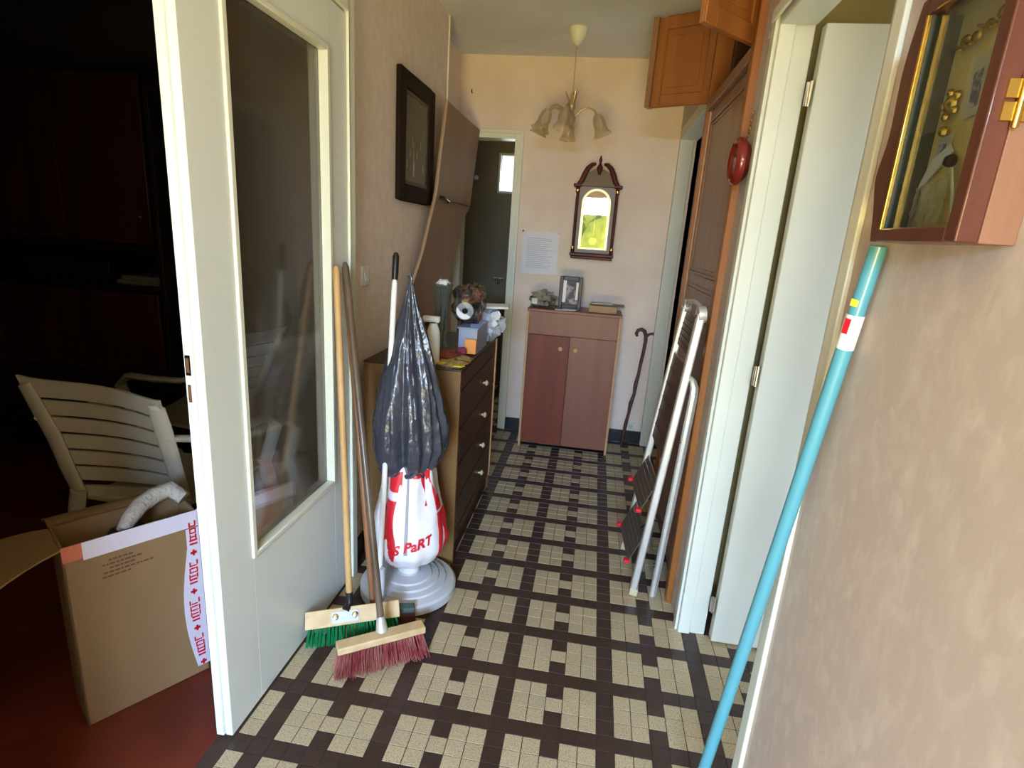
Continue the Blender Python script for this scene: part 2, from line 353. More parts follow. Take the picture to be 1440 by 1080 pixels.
part('window_frame', B().box(-1.02, -1.0, 5.59, 5.65, 1.84, 2.2).box(-.70, -.68, 5.59, 5.65, 1.84, 2.2).box(-1.0, -.70, 5.59, 5.65, 1.84, 1.86).box(-1.0, -.70, 5.59, 5.65, 2.18, 2.2), m_door, w1, bevel=.003)
part('pane', B().box(-1.0, -.70, 5.615, 5.62, 1.86, 2.18), m_glassc, w1)
# outdoors seen only in reflections: terrace, hedge
struct('ground', B().box(-9, 9, -14, -2.3, -.3, -.12), m_gravel, 'gravel yard outside the entrance')
b = B()
for k in range(16):
    b.blob((-6+k*.8+random.uniform(-.2, .2), -9-random.random(), .7), (.9, .8, 1.9+random.random()*.5), .3, 2.2, 14, k)
props(part('hedge', b, m_foliage, kind='stuff'), 'leafy green hedge outside the entrance', 'hedge')

# ================================================================ GLAZED DOOR (left)
d1 = thing('door_1', 'white door with one tall glass pane, opening to the living room', None, (-.925, 1.98, 0), kind='structure')
def ring(b, x0, x1, y0, y1, z0, z1, gy0, gy1, gz0, gz1):
    b.box(x0, x1, y0, gy0, z0, z1); b.box(x0, x1, gy1, y1, z0, z1); b.box(x0, x1, gy0, gy1, z0, gz0); b.box(x0, x1, gy0, gy1, gz1, z1); return b
GY0, GY1, GZ0, GZ1 = 1.322, 1.845, .508, 1.995
part('leaf', ring(B(), -.948, -.925, 1.168, 1.984, .012, 2.135, GY0, GY1, GZ0, GZ1), m_doorl, d1, bevel=.002)
part('leaf_face', ring(B(), -.925, -.903, 1.176, 1.984, .008, 2.135, GY0, GY1, GZ0, GZ1), m_doorl, d1, bevel=.002)
part('glazing_bead', ring(B(), -.927, -.896, GY0-.004, GY1+.004, GZ0-.004, GZ1+.004, GY0+.012, GY1-.012, GZ0+.012, GZ1-.012), m_frame, d1, bevel=.003, label='raised white glazing bead')
part('glass_pane', B().add([(-.928, GY0, GZ0), (-.928, GY1, GZ0), (-.928, GY1, GZ1), (-.928, GY0, GZ1)], [(0, 1, 2, 3)]), m_glassd, d1, label='dim glass pane')
for zc, hh in ((1.115, .018), (1.045, .022)):
    part('lock_slot', B().box(-.942, -.934, 1.1665, 1.169, zc-hh, zc+hh), m_ink, d1, label='dark slot in the door edge')
part('strike_plate', B().box(-.944, -.930, 1.1668, 1.1685, 1.09, 1.14), m_chrome, d1)
# ================================================================ FLUSH DOOR (right)
d2 = thing('door_2', 'flush white door standing open in the near doorway', None, (.58, 1.945, 0), kind='structure')
part('leaf', B().box(.582, 1.36, 1.925, 1.965, .008, 2.115), m_door, d2, bevel=.003)
for zc in (.16, 1.06, 1.93):
    h_ = part('hinge', B().cyl((.575, 1.938, zc-.035), (.575, 1.938, zc+.035), .007, n=12).box(.562, .584, 1.940, 1.944, zc-.033, zc+.033), m_chrome, d2)
# ================================================================ CLOSET in the right wall
cl = thing('built_in_closet', 'built-in wooden closet in the wall behind the stepladder, orange frame and brown door', 'closet', (.49, 2.58, 0))
CY0, CY1 = 2.145, 3.02
part('frame_post', B().box(.437, .53, CY0, CY0+.05, 0, H-.002), m_orange, cl, bevel=.004)
part('frame_post', B().box(.44, .53, CY1-.03, CY1, 0, H-.002), m_orange, cl, bevel=.003)
part('cross_rail', B().box(.44, .53, CY0+.06, CY1-.03, 2.09, 2.135), m_brownd, cl, bevel=.003)
part('head_rail', B().box(.44, .53, CY0+.06, CY1-.03, 2.55, H-.002), m_orange, cl, bevel=.003)
part('compartment', B().box(.518, .528, CY0+.06, CY1-.03, 2.135, 2.55).box(.46, .518, 2.59, 2.61, 2.135, 2.55), m_darkw, cl)
ld = part('tall_door', B().box(.462, .485, CY0+.063, CY1-.032, .05, 2.088), m_brownd, cl, label='brown moulded door', bevel=.003)
fb = B()
ya, yb = CY0+.063, CY1-.032
for (z0, z1) in ((.12, 1.30), (1.345, 2.04)):
    for w_, x_ in ((.0, .455), (.018, .458)):
        y0_, y1_ = ya+.07+w_, yb-.07-w_; zz0, zz1 = z0+w_, z1-w_; t_ = .012
        fb.box(x_, .463, y0_, y1_, zz0, zz0+t_); fb.box(x_, .463, y0_, y1_, zz1-t_, zz1); fb.box(x_, .463, y0_, y0_+t_, zz0, zz1); fb.box(x_, .463, y1_-t_, y1_, zz0, zz1)
part('moulding', fb, m_brownd, ld, bevel=.002)
part('edge_strip', B().box(.455, .462, yb-.012, yb, .05, 2.088), m_beech, ld, label='pale edge strip')
part('keyhole_plate', B().box(.4585, .4615, yb-.06, yb-.03, 1.0, 1.06), m_brass, ld)
def cupdoor(name, hinge, tip, z0, z1, front_sign, label):
    """framed leaf from hinge to tip, panelled on the side that front_sign picks"""
    h, t = Vector((hinge[0], hinge[1], 0)), Vector((tip[0], tip[1], 0)); e = (t-h).normalized(); L_ = (t-h).length
    n = Vector((-e.y, e.x, 0))*front_sign; th = .022; c = (h+t)/2
    o = part(name, B().obox(c + Vector((0, 0, (z0+z1)/2)), e, n, (0, 0, 1), L_/2, th/2-.003, (z1-z0)/2), m_orange, cl, label=label, bevel=.002)
    fr = B(); s = .055; Hh = z1-z0
    def bar(u0, u1, v0, v1, d0=th/2-.004, d1=th/2+.006):
        fr.obox(h + e*((u0+u1)/2) + n*((d0+d1)/2) + Vector((0, 0, (v0+v1)/2)), e, n, (0, 0, 1), (u1-u0)/2, (d1-d0)/2, (v1-v0)/2)
    bar(0, s, z0, z1); bar(L_-s, L_, z0, z1); bar(s, L_-s, z0, z0+s); bar(s, L_-s, z1-s, z1)
    part('door_frame', fr, m_orange, o, bevel=.003)
    fr = B(); bar(s+.03, L_-s-.03, z0+s+.03, z1-s-.03, th/2-.004, th/2+.002)
    part('panel', fr, m_orange, o, bevel=.004)
    return o
cupdoor('upper_door', (.470, 3.045), (.185, 3.20), 2.137, 2.54, 1, 'upper door swung wide open over the dark doorway')
part('end_strip', B().obox((.178, 3.19, 2.338), (-.28, .15, 0), (.15, .28, 0), (0, 0, 1), .014, .024, .202), m_brownd, [o for o in cl.children if o.name.startswith('upper_door')][0])
cupdoor('upper_door', (.452, 2.225), (.240, 2.014), 2.137, 2.55, 1, 'upper door half open towards the hall')

# ================================================================ LIVING ROOM
wu = thing('wall_unit', 'tall dark wooden wall unit standing in the unlit living room', 'cabinet', (-3.1, 3.0, 0))
m_unit = mat('wall_unit_wood', (70, 30, 18), .45, col2=(56, 24, 15), nscale=8, stretch=(1, 1, .2))
m_unitd = mat('wall_unit_dark', (30, 20, 16), .5)
UX0, UX1, UY = -3.95, -2.33, 2.78
part('carcass', B().box(UX0, UX0+.03, UY, 3.18, 0, 2.16).box(UX1-.03, UX1, UY, 3.18, 0, 2.16).box(UX0, UX1, 3.15, 3.18, 0, 2.16).box(UX0, UX1, UY, 3.18, 2.13, 2.16)
     .box(UX0, UX1, UY, 3.15, 1.24, 1.27).box(UX0, UX1, UY, 3.15, 1.02, 1.05).box(UX0, UX1, UY, 3.15, .04, .07), m_unitd, wu, bevel=.003)
for k in range(3):
    xa = UX0+.03+k*.52; d = part('door', B().box(xa+.004, xa+.515, UY-.02, UY, 1.28, 2.12), m_unit, wu, bevel=.003)
    part('knob', B().lathe([(.004, 0), (.012, .008), (.010, .018), (.002, .022)], (xa+.47 if k % 2 == 0 else xa+.05, UY-.02, 1.42), (0, -1, 0), 12), m_brass, d)
    d = part('drawer_front' if k == 0 else 'lower_door', B().box(xa+.004, xa+.515, UY-.02, UY, .55, 1.01), m_unit, wu, bevel=.003)
    part('lower_panel', B().box(xa+.004, xa+.515, UY-.02, UY, .08, .54), m_unitd, wu, bevel=.003)
st = thing('stereo', 'dark stereo set with a small chrome button on the wall unit shelf', 'stereo', (-2.95, 2.95, 1.051))
part('body', B().box(-3.25, -2.72, 2.84, 3.08, 1.051, 1.17), m_blackp, st, bevel=.004)
part('button', B().cyl((-2.93, 2.84, 1.12), (-2.93, 2.832, 1.12), .009), m_chrome, st)
part('dial', B().cyl((-3.1, 2.84, 1.11), (-3.1, 2.83, 1.11), .018), m_unitd, st)
pt = single('paper_stack', 'low stack of grey papers on the wall unit shelf', 'paper', B().box(-2.66, -2.42, 2.82, 3.05, 1.051, 1.075).box(-2.64, -2.43, 2.83, 3.06, 1.075, 1.098), mat('grey_paper', (120, 112, 104), .8), bevel=.002)

# white plastic chair
def vlerp(a, b, t): return Vector(a)*(1-t) + Vector(b)*t
ch = thing('plastic_chair', 'white plastic garden chair with slatted back seen from behind, beside the cardboard box', 'chair', (-1.6, 1.7, 0))
TL, TR, BL, BR = Vector((-1.892, 1.575, .88)), Vector((-1.33, 1.50, .88)), Vector((-1.786, 1.62, .46)), Vector((-1.40, 1.665, .46))
def S(u, v, d=0):
    """chair back, u across, v up; bowed away from the sitter"""
    p = vlerp(vlerp(BL, BR, u), vlerp(TL, TR, u), v)
    bow = .055*math.sin(PI*u); curve = -.03*math.sin(PI*v)*(0 if 0 < u < 1 else 1)
    return p + Vector((-.08, -1, 0)).normalized()*(bow*-1*.9 + d) + Vector((0, 0, -.018*math.sin(PI*u)*(1-v)))
for k in range(6):
    v0, v1 = .10+k*.15, .10+k*.15+(.127 if k < 5 else .15)
    v1 = min(v1, 1)
    ua, ub = (.04, .92) if k < 5 else (-.035, 1.07)
    part('slat', B().grid(lambda u, w: S(ua+ub*u, v0+(v1-v0)*w + (.03*(1-4*u*(1-u))**3 if k == 5 and w > .9 else 0)), 14, 3, .010, Vector((.1, 1, 0)).normalized()), m_chairp, ch)
def rail(pts, w, name, d=.022):
    return part(name, B().tube([pts[0]+(pts[0]-pts[1])*.10]+pts, [w[0]*.35]+w, 12, True, .42, ref=(1, 0, 0)), m_chairp, ch)
rail([S(0, .955)+Vector((-.006, 0, 0)), S(0, .8), S(0, .5)+Vector((.01, 0, 0)), S(0, .2), S(0, 0)], [.026, .030, .032, .032, .030], 'side_rail')
rail([S(1, .955), S(1, .8), S(1, .5), S(1, .2), S(1, 0)], [.030, .034, .034, .032, .030], 'side_rail')
part('lower_bar', B().grid(lambda u, w: S(u, -.06+.1*w), 14, 2, .016, Vector((.1, 1, 0))), m_chairp, ch)
fwd = Vector((.13, .99, 0))
legs = [(S(0, 0), Vector((-1.84, 1.56, .012))), (S(1, 0), Vector((-1.415, 1.60, .012))), (S(0, 0)+fwd*.42, Vector((-1.80, 2.12, .012))), (S(1, 0)+fwd*.42, Vector((-1.25, 2.12, .012)))]
for a, c in legs: part('leg', B().tube([a, vlerp(a, c, .5)+Vector((0, 0, 0)), c], [.032, .030, .022], 10, True, .7, ref=(1, 0, 0)), m_chairp, ch)
part('seat', B().grid(lambda u, w: vlerp(BL, BR, u) + fwd*(.02+.44*w) + Vector((0, 0, -.03-.012*math.sin(PI*u)+.006*w)), 8, 8, .014, (0, 0, -1)), m_chairp, ch)
for u_, s_ in ((0, -1), (1, 1)):
    a = S(u_, .66); sx = Vector((s_*.07, 0, 0))
    part('armrest', B().tube([a, a+fwd*.08+sx+Vector((0, 0, -.02)), a+fwd*.22+sx*1.1+Vector((0, 0, -.03)), a+fwd*.38+sx+Vector((0, 0, -.035)), a+fwd*.46+sx*.8+Vector((0, 0, -.09)), a+fwd*.44+sx*.3+Vector((0, 0, -.24))], [.026, .03, .032, .032, .028, .026], 10, True, .45, ref=(1, 0, 0)), m_chairp, ch)
c2 = dup(ch, (-.26, .84, 0), 'second white plastic garden chair, mostly hidden behind the glazed door edge'); c2.rotation_euler = (0, 0, PI/2)

# cardboard box with tape
A, Bc = Vector((-1.324, 1.124, 0)), Vector((-1.14, 1.40, 0)); e1 = (Bc-A).normalized(); e2 = Vector((-e1.y, e1.x, 0)); BH = .585; BD = .15
bx = thing('cardboard_box', 'open brown cardboard box taped with white and red tape on the red floor', 'box', tuple(A+e1*.16+e2*.07))
LW = (Bc-A).length
def wallp(p, q, z0=.002, z1=BH, th=.006):
    p, q = Vector(p), Vector(q); e = (q-p).normalized(); n = Vector((-e.y, e.x, 0))
    return B().obox((p+q)/2 + n*th/2 + Vector((0, 0, (z0+z1)/2)), e, n, (0, 0, 1), (q-p).length/2, th/2, (z1-z0)/2)
C_, D_ = Bc+e2*BD, A+e2*BD
part('front_wall', wallp(A, Bc), m_card, bx, bevel=.001); part('side_wall', wallp(Bc, C_), m_card, bx, bevel=.001)
part('back_wall', wallp(C_, D_), m_card, bx, bevel=.001); part('side_wall', wallp(D_, A), m_card, bx, bevel=.001)
part('base', B().prism([(0.004, .004), (LW-.004, .004), (LW-.004, BD-.004), (.004, BD-.004)], A, e1, e2, Vector((0, 0, 1)), .006), m_card, bx)
# flaps
part('flap', B().grid(lambda u, v: vlerp(A, D_, u) + Vector((0, 0, BH-.004)) - e1*(.30*v) + Vector((0, 0, -.04*v-.12*v*v+.05*v*u)) + e2*((-.06+.16*u)*v), 6, 8, .005, (0, 0, -1)), m_card, bx, label='flap folded out flat')
part('flap', B().grid(lambda u, v: Bc + Vector((0, 0, .33+u*(BH-.335))) + e1*(.315*v) + e2*(.01*v), 4, 6, .005, e2), m_card, bx, label='flap seen through the door glass')
part('flap', B().grid(lambda u, v: vlerp(D_, C_, u) + Vector((0, 0, BH-.004)) + e2*(.012+.10*v) + Vector((0, 0, .03*v-.05*v*v)), 4, 6, .005, (0, 0, -1)), m_card, bx)
nf = -e2
def tape(name, o, u0, u1, z0, z1, m, off=.0012, lab=None):
    return part(name, B().obox(A + e1*(u0+u1)/2 + nf*off + Vector((0, 0, (z0+z1)/2)), e1, nf, (0, 0, 1), (u1-u0)/2, .0006, (z1-z0)/2), m, bx, label=lab)
tape('tape', bx, .045, LW+.002, BH-.052, BH+.001, m_tape, lab='white tape along the top edge')
tape('tape', bx, .0, .045, BH-.045, BH+.001, mat('red_tape', (196, 110, 84), .4), lab='red printed tape end')
part('tape', B().obox(Bc + e1*.155 + nf*.0012 + Vector((0, 0, BH-.02)), e1, nf, (0, 0, 1), .155, .0006, .024), m_tape, bx, label='white tape along the flap')
def vt(u, v): return Bc + nf*.0025 + e1*(-.034+.036*u - .030*math.sin(PI*min(1, max(0, v*1.15)))*(1-u)*.8) + Vector((0, 0, .03+(BH-.085)*v))
part('tape', B().grid(vt, 2, 16, .0008, nf), m_tape, bx, label='white tape with red lettering down the corner')
tb = B()
def tmark(vc, uc, hv, hu):
    v = vc/(BH-.085)
    p = Bc + nf*.0045 + e1*(-.034+.036*uc - .030*math.sin(PI*min(1, max(0, v*1.15)))*(1-uc)*.8) + Vector((0, 0, .03+vc)); tb.obox(p, e1, nf, (0, 0, 1), hu, .0004, hv)
v_ = .012
while v_ < BH-.12:
    for dv, uc, hv, hu in ((0, .5, .010, .003), (.0, .5, .004, .009), (.030, .5, .003, .011), (.042, .5, .003, .011), (.054, .30, .008, .0018), (.054, .72, .008, .0018), (.054, .5, .002, .009), (.074, .30, .009, .0018), (.074, .72, .009, .0018), (.067, .5, .002, .009), (.081, .5, .002, .009), (.096, .28, .008, .002), (.100, .72, .008, .002), (.090, .5, .002, .009)):
        tmark(v_+dv, uc, hv, hu)
    v_ += .135
part('printed_marks', tb, m_redp, bx, smooth=0, kind='stuff', label='smudged red print on the tape')
tb = B(); rr = random.Random(3)
for k, (u0, u1) in enumerate(((.10, .155), (.085, .175), (.10, .16), (.085, .205), (.08, .15))):
    u = u0; zc = BH-.075-k*.0125
    while u < u1:
        l = rr.uniform(.005, .014); tb.obox(A+e1*(u+l/2)+nf*.001+Vector((0, 0, zc)), e1, nf, (0, 0, 1), l/2, .0004, .0022); u += l+.003
part('printed_lines', tb, m_ink, bx, smooth=0)
single('rolled_towel', 'pale grey towel rolled into an arch on top of the open cardboard box', 'towel',
       B().tube([Vector((-1.268, 1.262, .572)), Vector((-1.272, 1.295, .590)), Vector((-1.280, 1.345, .608)), Vector((-1.270, 1.395, .620)), Vector((-1.245, 1.43, .628)), Vector((-1.205, 1.435, .60))], [.016, .022, .025, .026, .026, .022], 14),
       mat('towel_cloth', (176, 172, 168), .9, bump=1, nscale=60))
single('dark_cloth', 'dark cloth bundle lying inside the cardboard box', 'cloth', B().blob(tuple(A+e1*.17+e2*.078+Vector((0, 0, .50))), (.062, .062, .06), .2, 3, 18, 4), mat('dark_cloth', (44, 38, 44), .9))

# ================================================================ LEFT WALL THINGS
# framed picture
pf = thing('framed_picture', 'dark wooden framed picture hanging on the beige wall', 'picture', (-.935, 2.83, 1.59))
def rframe(x0, x1, y0, y1, z0, z1, w):
    return B().box(x0, x1, y0, y0+w, z0, z1).box(x0, x1, y1-w, y1, z0, z1).box(x0, x1, y0+w, y1-w, z0, z0+w).box(x0, x1, y0+w, y1-w, z1-w, z1)
part('frame', rframe(-.944, -.918, 2.572, 3.095, 1.588, 2.145, .075), mat('ebony_frame', (34, 22, 15), .6, spec=.1), pf, bevel=.006)
part('inner_frame', rframe(-.944, -.926, 2.647, 3.02, 1.663, 2.07, .018), mat('inner_moulding', (66, 44, 28), .4), pf, bevel=.003)
m_art = mat('engraving', (58, 46, 32), .5, col2=(120, 104, 74), nscale=26, contrast=(.56, .72), detail=8, distort=1.2)
part('print', B().box(-.943, -.934, 2.66, 3.01, 1.68, 2.055), m_art, pf, label='dark engraved scene')
m_pale = mat('glare_paint', (204, 190, 160), .6)  # pale streaks painted over the print as reflections in the picture glass
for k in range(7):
    yy = 2.70+.04*k+random.uniform(-.01, .01); part('painted_glare', B().prism([(0, 0), (.006, .0), (.004, .03+.02*random.random()), (.001, .035)], (-.9339, yy, 1.74+.05*(k % 3)), (0, 1, 0), (0, 0, 1), (1, 0, 0), .0008), m_pale, pf, smooth=0)
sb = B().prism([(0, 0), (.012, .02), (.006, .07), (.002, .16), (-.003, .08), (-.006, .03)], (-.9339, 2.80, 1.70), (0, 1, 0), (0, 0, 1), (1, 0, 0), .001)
part('painted_glare', sb, m_pale, pf, smooth=0)
part('glass', B().box(-.929, -.927, 2.66, 3.01, 1.68, 2.055), m_picglass, pf)
# light switch
sw = thing('light_switch', 'small white light switch on the wall beside the broomsticks', 'switch', (-.94, 2.22, 1.23))
part('plate', B().box(-.9449, -.934, 2.185, 2.255, 1.222, 1.302), m_white, sw, bevel=.003)
part('rocker', B().obox((-.934, 2.22, 1.262), (0, 1, 0), (1, 0, .2), (-.2, 0, 1), .016, .004, .022), m_white, sw, bevel=.002)
# bowed brown board
bd = thing('brown_board', 'tall bowed brown board with a small pull, leaning in the corner behind the chest', 'board', (-.9, 3.2, .92))
def brd(u, v):
    # v 0 bottom to 1 top; near edge and far edge follow the lean of the sheet
    kn = [(0, 2.50), (.2, 2.66), (.35, 2.86), (.6, 3.08), (1, 3.20)]; kf = [(0, 3.10), (.25, 3.42), (.55, 3.80), (.56, 3.90), (1, 4.055)]
    def ip(k, t):
        for (a, x), (c, y) in zip(k, k[1:]):
            if t <= c: return x + (y-x)*(t-a)/(c-a)
        return k[-1][1]
    y = ip(kn, v)*(1-u) + ip(kf, v)*u
    return Vector((-.898 - .012*math.sin(PI*v) - .006*math.sin(PI*u), y, .918 + v*1.222))
part('sheet', B().grid(brd, 10, 36, .014, (1, 0, 0)), m_cardb, bd, bevel=0)
part('pale_edge', B().tube([brd(0, t)+Vector((.014, -.004, 0)) for t in [k/24 for k in range(25)]], .007, 6), mat('board_edge', (176, 148, 120), .6), bd)
part('pull', B().tube([brd(.10, .59)+Vector((.016, 0, 0)), brd(.12, .59)+Vector((.03, 0, 0)), brd(.30, .575)+Vector((.03, 0, 0)), brd(.32, .575)+Vector((.016, 0, 0))], .007, 8), m_blackp, bd, label='small dark pull')
part('seam', B().box(-.896, -.882, 3.13, 3.86, 1.626, 1.630), m_darkw, bd)

# ================================================================ CHEST OF DRAWERS
cd = thing('chest_of_drawers', 'narrow dark chest of drawers with pale knobs against the picture wall', 'drawers', (-.71, 2.6, 0))
cx0, cx1, cy0, cy1, cz = -.93, -.508, 2.185, 3.03, .905
part('side_panel', B().box(cx0, cx1, cy0, cy0+.02, .0, cz), m_chestside, cd, bevel=.002, label='ochre side panel')
part('side_panel', B().box(cx0, cx1, cy1-.02, cy1, .0, cz), m_chestside, cd, bevel=.002)
part('top', B().box(cx0, cx1+.006, cy0-.004, cy1+.004, cz, .914), m_darkw, cd, bevel=.003)
part('carcass', B().box(cx0, cx1-.02, cy0+.02, cy1-.02, .05, cz), m_darkw, cd)
part('plinth', B().box(cx0, cx1-.012, cy0+.02, cy1-.02, .0, .08), m_darkw, cd)
part('edge_strip', B().box(cx1-.004, cx1+.006, cy1-.02, cy1-.002, .08, .90), m_beech, cd, label='pale front edge')
zs = [.09, .155, .310, .473, .642, .815, .900]
kz = [None, .232, .389, .557, .728, None]
for k in range(6):
    d = part('drawer', B().box(cx1-.018, cx1, cy0+.023, cy1-.024, zs[k]+.004, zs[k+1]-.004), m_darkw, cd, bevel=.003)
    if kz[k]:
        part('knob', B().lathe([(.006, 0), (.006, .008), (.014, .014), (.014, .020), (.006, .026)], (cx1, 2.70, kz[k]), (1, 0, 0), 14), mat('pale_knob', (206, 186, 150), .4), d)

# things on the chest
sp = thing('spray_bottle', 'tall white spray bottle with a black trigger on the chest of drawers', 'bottle', (-.645, 2.235, .914))
part('body', B().lathe([(.026, 0), (.029, .004), (.029, .11), (.027, .14), (.018, .165), (.014, .175)], (-.645, 2.235, .915), n=20), m_white, sp)
part('spray_head', B().obox((-.655, 2.237, 1.105), (1, 0, 0), (0, 1, 0), (0, 0, 1), .036, .014, .013), m_white, sp, bevel=.006)
part('trigger', B().tube([(-.668, 2.235, 1.094), (-.678, 2.235, 1.075), (-.676, 2.235, 1.045), (-.668, 2.235, 1.03)], [.009, .008, .007, .005], 8).cyl((-.645, 2.235, 1.085), (-.645, 2.235, 1.095), .014), m_blackp, sp, label='black trigger')
vs_ = thing('glass_vase', 'tall clear glass vase standing behind the white spray bottle', 'vase', (-.69, 2.52, .914))
part('vessel', B().lathe([(.034, 0), (.034, .01), (.024, .05), (.026, .14), (.034, .22), (.046, .30), (.050, .31), (.047, .31), (.031, .22), (.022, .14), (.020, .05), (.028, .016), (0, .014)], (-.69, 2.52, .915), n=24, caps=False), mat('vase_glass', (200, 214, 200), .05, trans=.9, ior=1.3), vs_)
part('stems', B().tube([(-.69, 2.52, .93), (-.695, 2.515, 1.08), (-.68, 2.51, 1.20)], .006, 6).tube([(-.688, 2.53, .93), (-.675, 2.525, 1.1), (-.70, 2.53, 1.19)], .005, 6), mat('pale_stem', (206, 206, 176), .6), vs_)
part('tissue', B().blob((-.685, 2.515, 1.232), (.034, .030, .016), .4, 4, 14, 2), m_white, vs_)
tb_ = thing('plastic_tub', 'translucent bluish plastic tub of small packets on the chest of drawers', 'tub', (-.545, 2.62, .914))
m_tub = mat('tub_plastic', (168, 178, 204), .35, alpha=.72)
def tubwall():
    b = B(); x0, x1, y0, y1, z0, z1, t = -.60, -.512, 2.50, 2.74, .915, 1.035, .003
    b.box(x0, x1, y0, y1, z0, z0+t); b.box(x0, x0+t, y0, y1, z0, z1); b.box(x1-t, x1, y0, y1, z0, z1); b.box(x0, x1, y0, y0+t, z0, z1); b.box(x0, x1, y1-t, y1, z0, z1); return b
part('tub', tubwall(), m_tub, tb_, bevel=.001)
part('rim', rframe(0, 0, 0, 0, 0, 0, 0).__class__().box(-.606, -.598, 2.494, 2.746, 1.030, 1.038).box(-.514, -.506, 2.494, 2.746, 1.030, 1.038).box(-.598, -.514, 2.494, 2.502, 1.030, 1.038).box(-.598, -.514, 2.738, 2.746, 1.030, 1.038), m_tub, tb_, bevel=.002)
single('orange_packet', 'small orange packet standing in the plastic tub', 'packet', B().obox((-.535, 2.475, .955), (1, .1, 0), (0, 1, .1), (0, 0, 1), .026, .008, .034), mat('orange_card', (232, 150, 70), .6), bevel=.003)
single('pink_pouch', 'small dark pink pouch beside the orange packet', 'pouch', B().blob((-.57, 2.44, .935), (.026, .024, .020), .2, 3, 14, 5), mat('pink_cloth', (128, 50, 72), .7))
pb = thing('plastic_bag', 'clear plastic bag of red and white knick-knacks on the plastic tub', 'bag', (-.575, 2.62, 1.04))
part('film', B().blob((-.585, 2.62, 1.135), (.078, .075, .098), .22, 3.5, 22, 9, flat_bottom=1.04), m_clearfilm, pb)
part('red_cloth', B().blob((-.57, 2.62, 1.175), (.052, .05, .036), .35, 4, 18, 3), mat('brick_red_cloth', (140, 66, 54), .8, col2=(70, 60, 58), nscale=40), pb)
part('white_roll', B().lathe([(.014, -.018), (.040, -.018), (.042, -.014), (.042, .014), (.040, .018), (.014, .018), (.014, -.018)], (-.595, 2.585, 1.100), (.25, -1, .25), 22, caps=False), m_white, pb, label='white roll')
single('clear_wrapper', 'crumpled clear plastic wrapper lying at the far end of the chest', 'wrapper', B().blob((-.535, 2.87, 1.01), (.07, .085, .065), .5, 3, 26, 12, flat_bottom=.916), mat('milky_film', (222, 228, 242), .15, alpha=.8, bump=.8, nscale=30, spec=1))
single('white_packet', 'flat white packet with raised edge resting on the clear wrapper', 'packet', B().obox((-.50, 2.86, 1.100), (1, .1, .04), (-.1, 1, 0), (-.04, 0, 1), .075, .07, .006), mat('matt_white_card', (214, 216, 222), .5), bevel=.004)
mt = thing('place_mat', 'beige oval mat with yellow fringe hanging over the front edge of the chest', 'mat', (-.56, 2.30, .914))
def matf(u, v):
    a = u*2*PI; r = v; x = -.565+.062*r*math.cos(a)*1.05; y = 2.315+.125*r*math.sin(a)
    return Vector((x, y, .9165+.010*noise.noise(Vector((x*40, y*25, 2)))+.006*(1-r)))
part('cloth', B().grid(matf, 36, 6, .003, (0, 0, 1)), mat('straw_cloth', (190, 170, 110), .8, col2=(160, 138, 84), nscale=40), mt)
part('yellow_corner', B().prism([(0, 0), (.035, -.008), (.045, .02), (.01, .03)], (-.545, 2.20, .921), (1, 0, 0), (0, 1, 0), (0, 0, 1), .004), mat('yellow_cloth', (226, 196, 50), .6), mt)
part('yellow_corner', B().prism([(0, 0), (.03, -.01), (.04, .03), (.01, .04)], (-.628, 2.215, .921), (1, 0, 0), (0, 1, 0), (0, 0, 1), .004), mat('yellow_fringe', (222, 190, 46), .6), mt)
single('rust_cloth', 'folded rust red cloth under the glass vase edge', 'cloth', B().blob((-.625, 2.39, .930), (.055, .075, .015), .3, 4, 18, 21, flat_bottom=.915), mat('rust_cloth', (132, 62, 40), .85))
single('grey_cloth', 'dark grey folded cloth under the oval mat', 'cloth', B().box(-.645, -.515, 2.19, 2.30, .9145, .9185), mat('grey_cloth', (66, 62, 66), .9), bevel=.001)

# ================================================================ COVERED PEDESTAL
BX, BY = -.645, 1.978
ps = thing('pedestal_base', 'round stepped grey plastic pedestal base on the tiled floor under the bags', 'stand', (BX, BY, 0))
part('base', B().lathe([(.190, .0), (.197, .006), (.197, .038), (.188, .046), (.158, .052), (.154, .058), (.128, .062), (.124, .069), (.098, .073), (.094, .080), (.05, .086), (.044, .092)], (BX, BY, .0), n=56), m_grayp, ps, smooth=30)
part('column', B().lathe([(.044, .088), (.036, .20), (.036, .24), (.014, .25), (.014, 1.10)], (BX, BY, 0), n=24), m_white, ps)
AX, AY = -.66, 1.972
prof_b = [(1.275, .006), (1.25, .014), (1.20, .027), (1.14, .046), (1.07, .069), (.96, .097), (.84, .124), (.74, .139), (.66, .138), (.59, .120), (.555, .100), (.54, .090)]
prof_w = [(.60, .085), (.55, .098), (.48, .110), (.40, .126), (.32, .144), (.26, .154), (.22, .150), (.17, .118), (.14, .075), (.13, .05)]
def ip(prof, z):
    for (a, x), (c, y) in zip(prof, prof[1:]):
        if z >= c: return x + (y-x)*(a-z)/(a-c)
    return prof[-1][1]
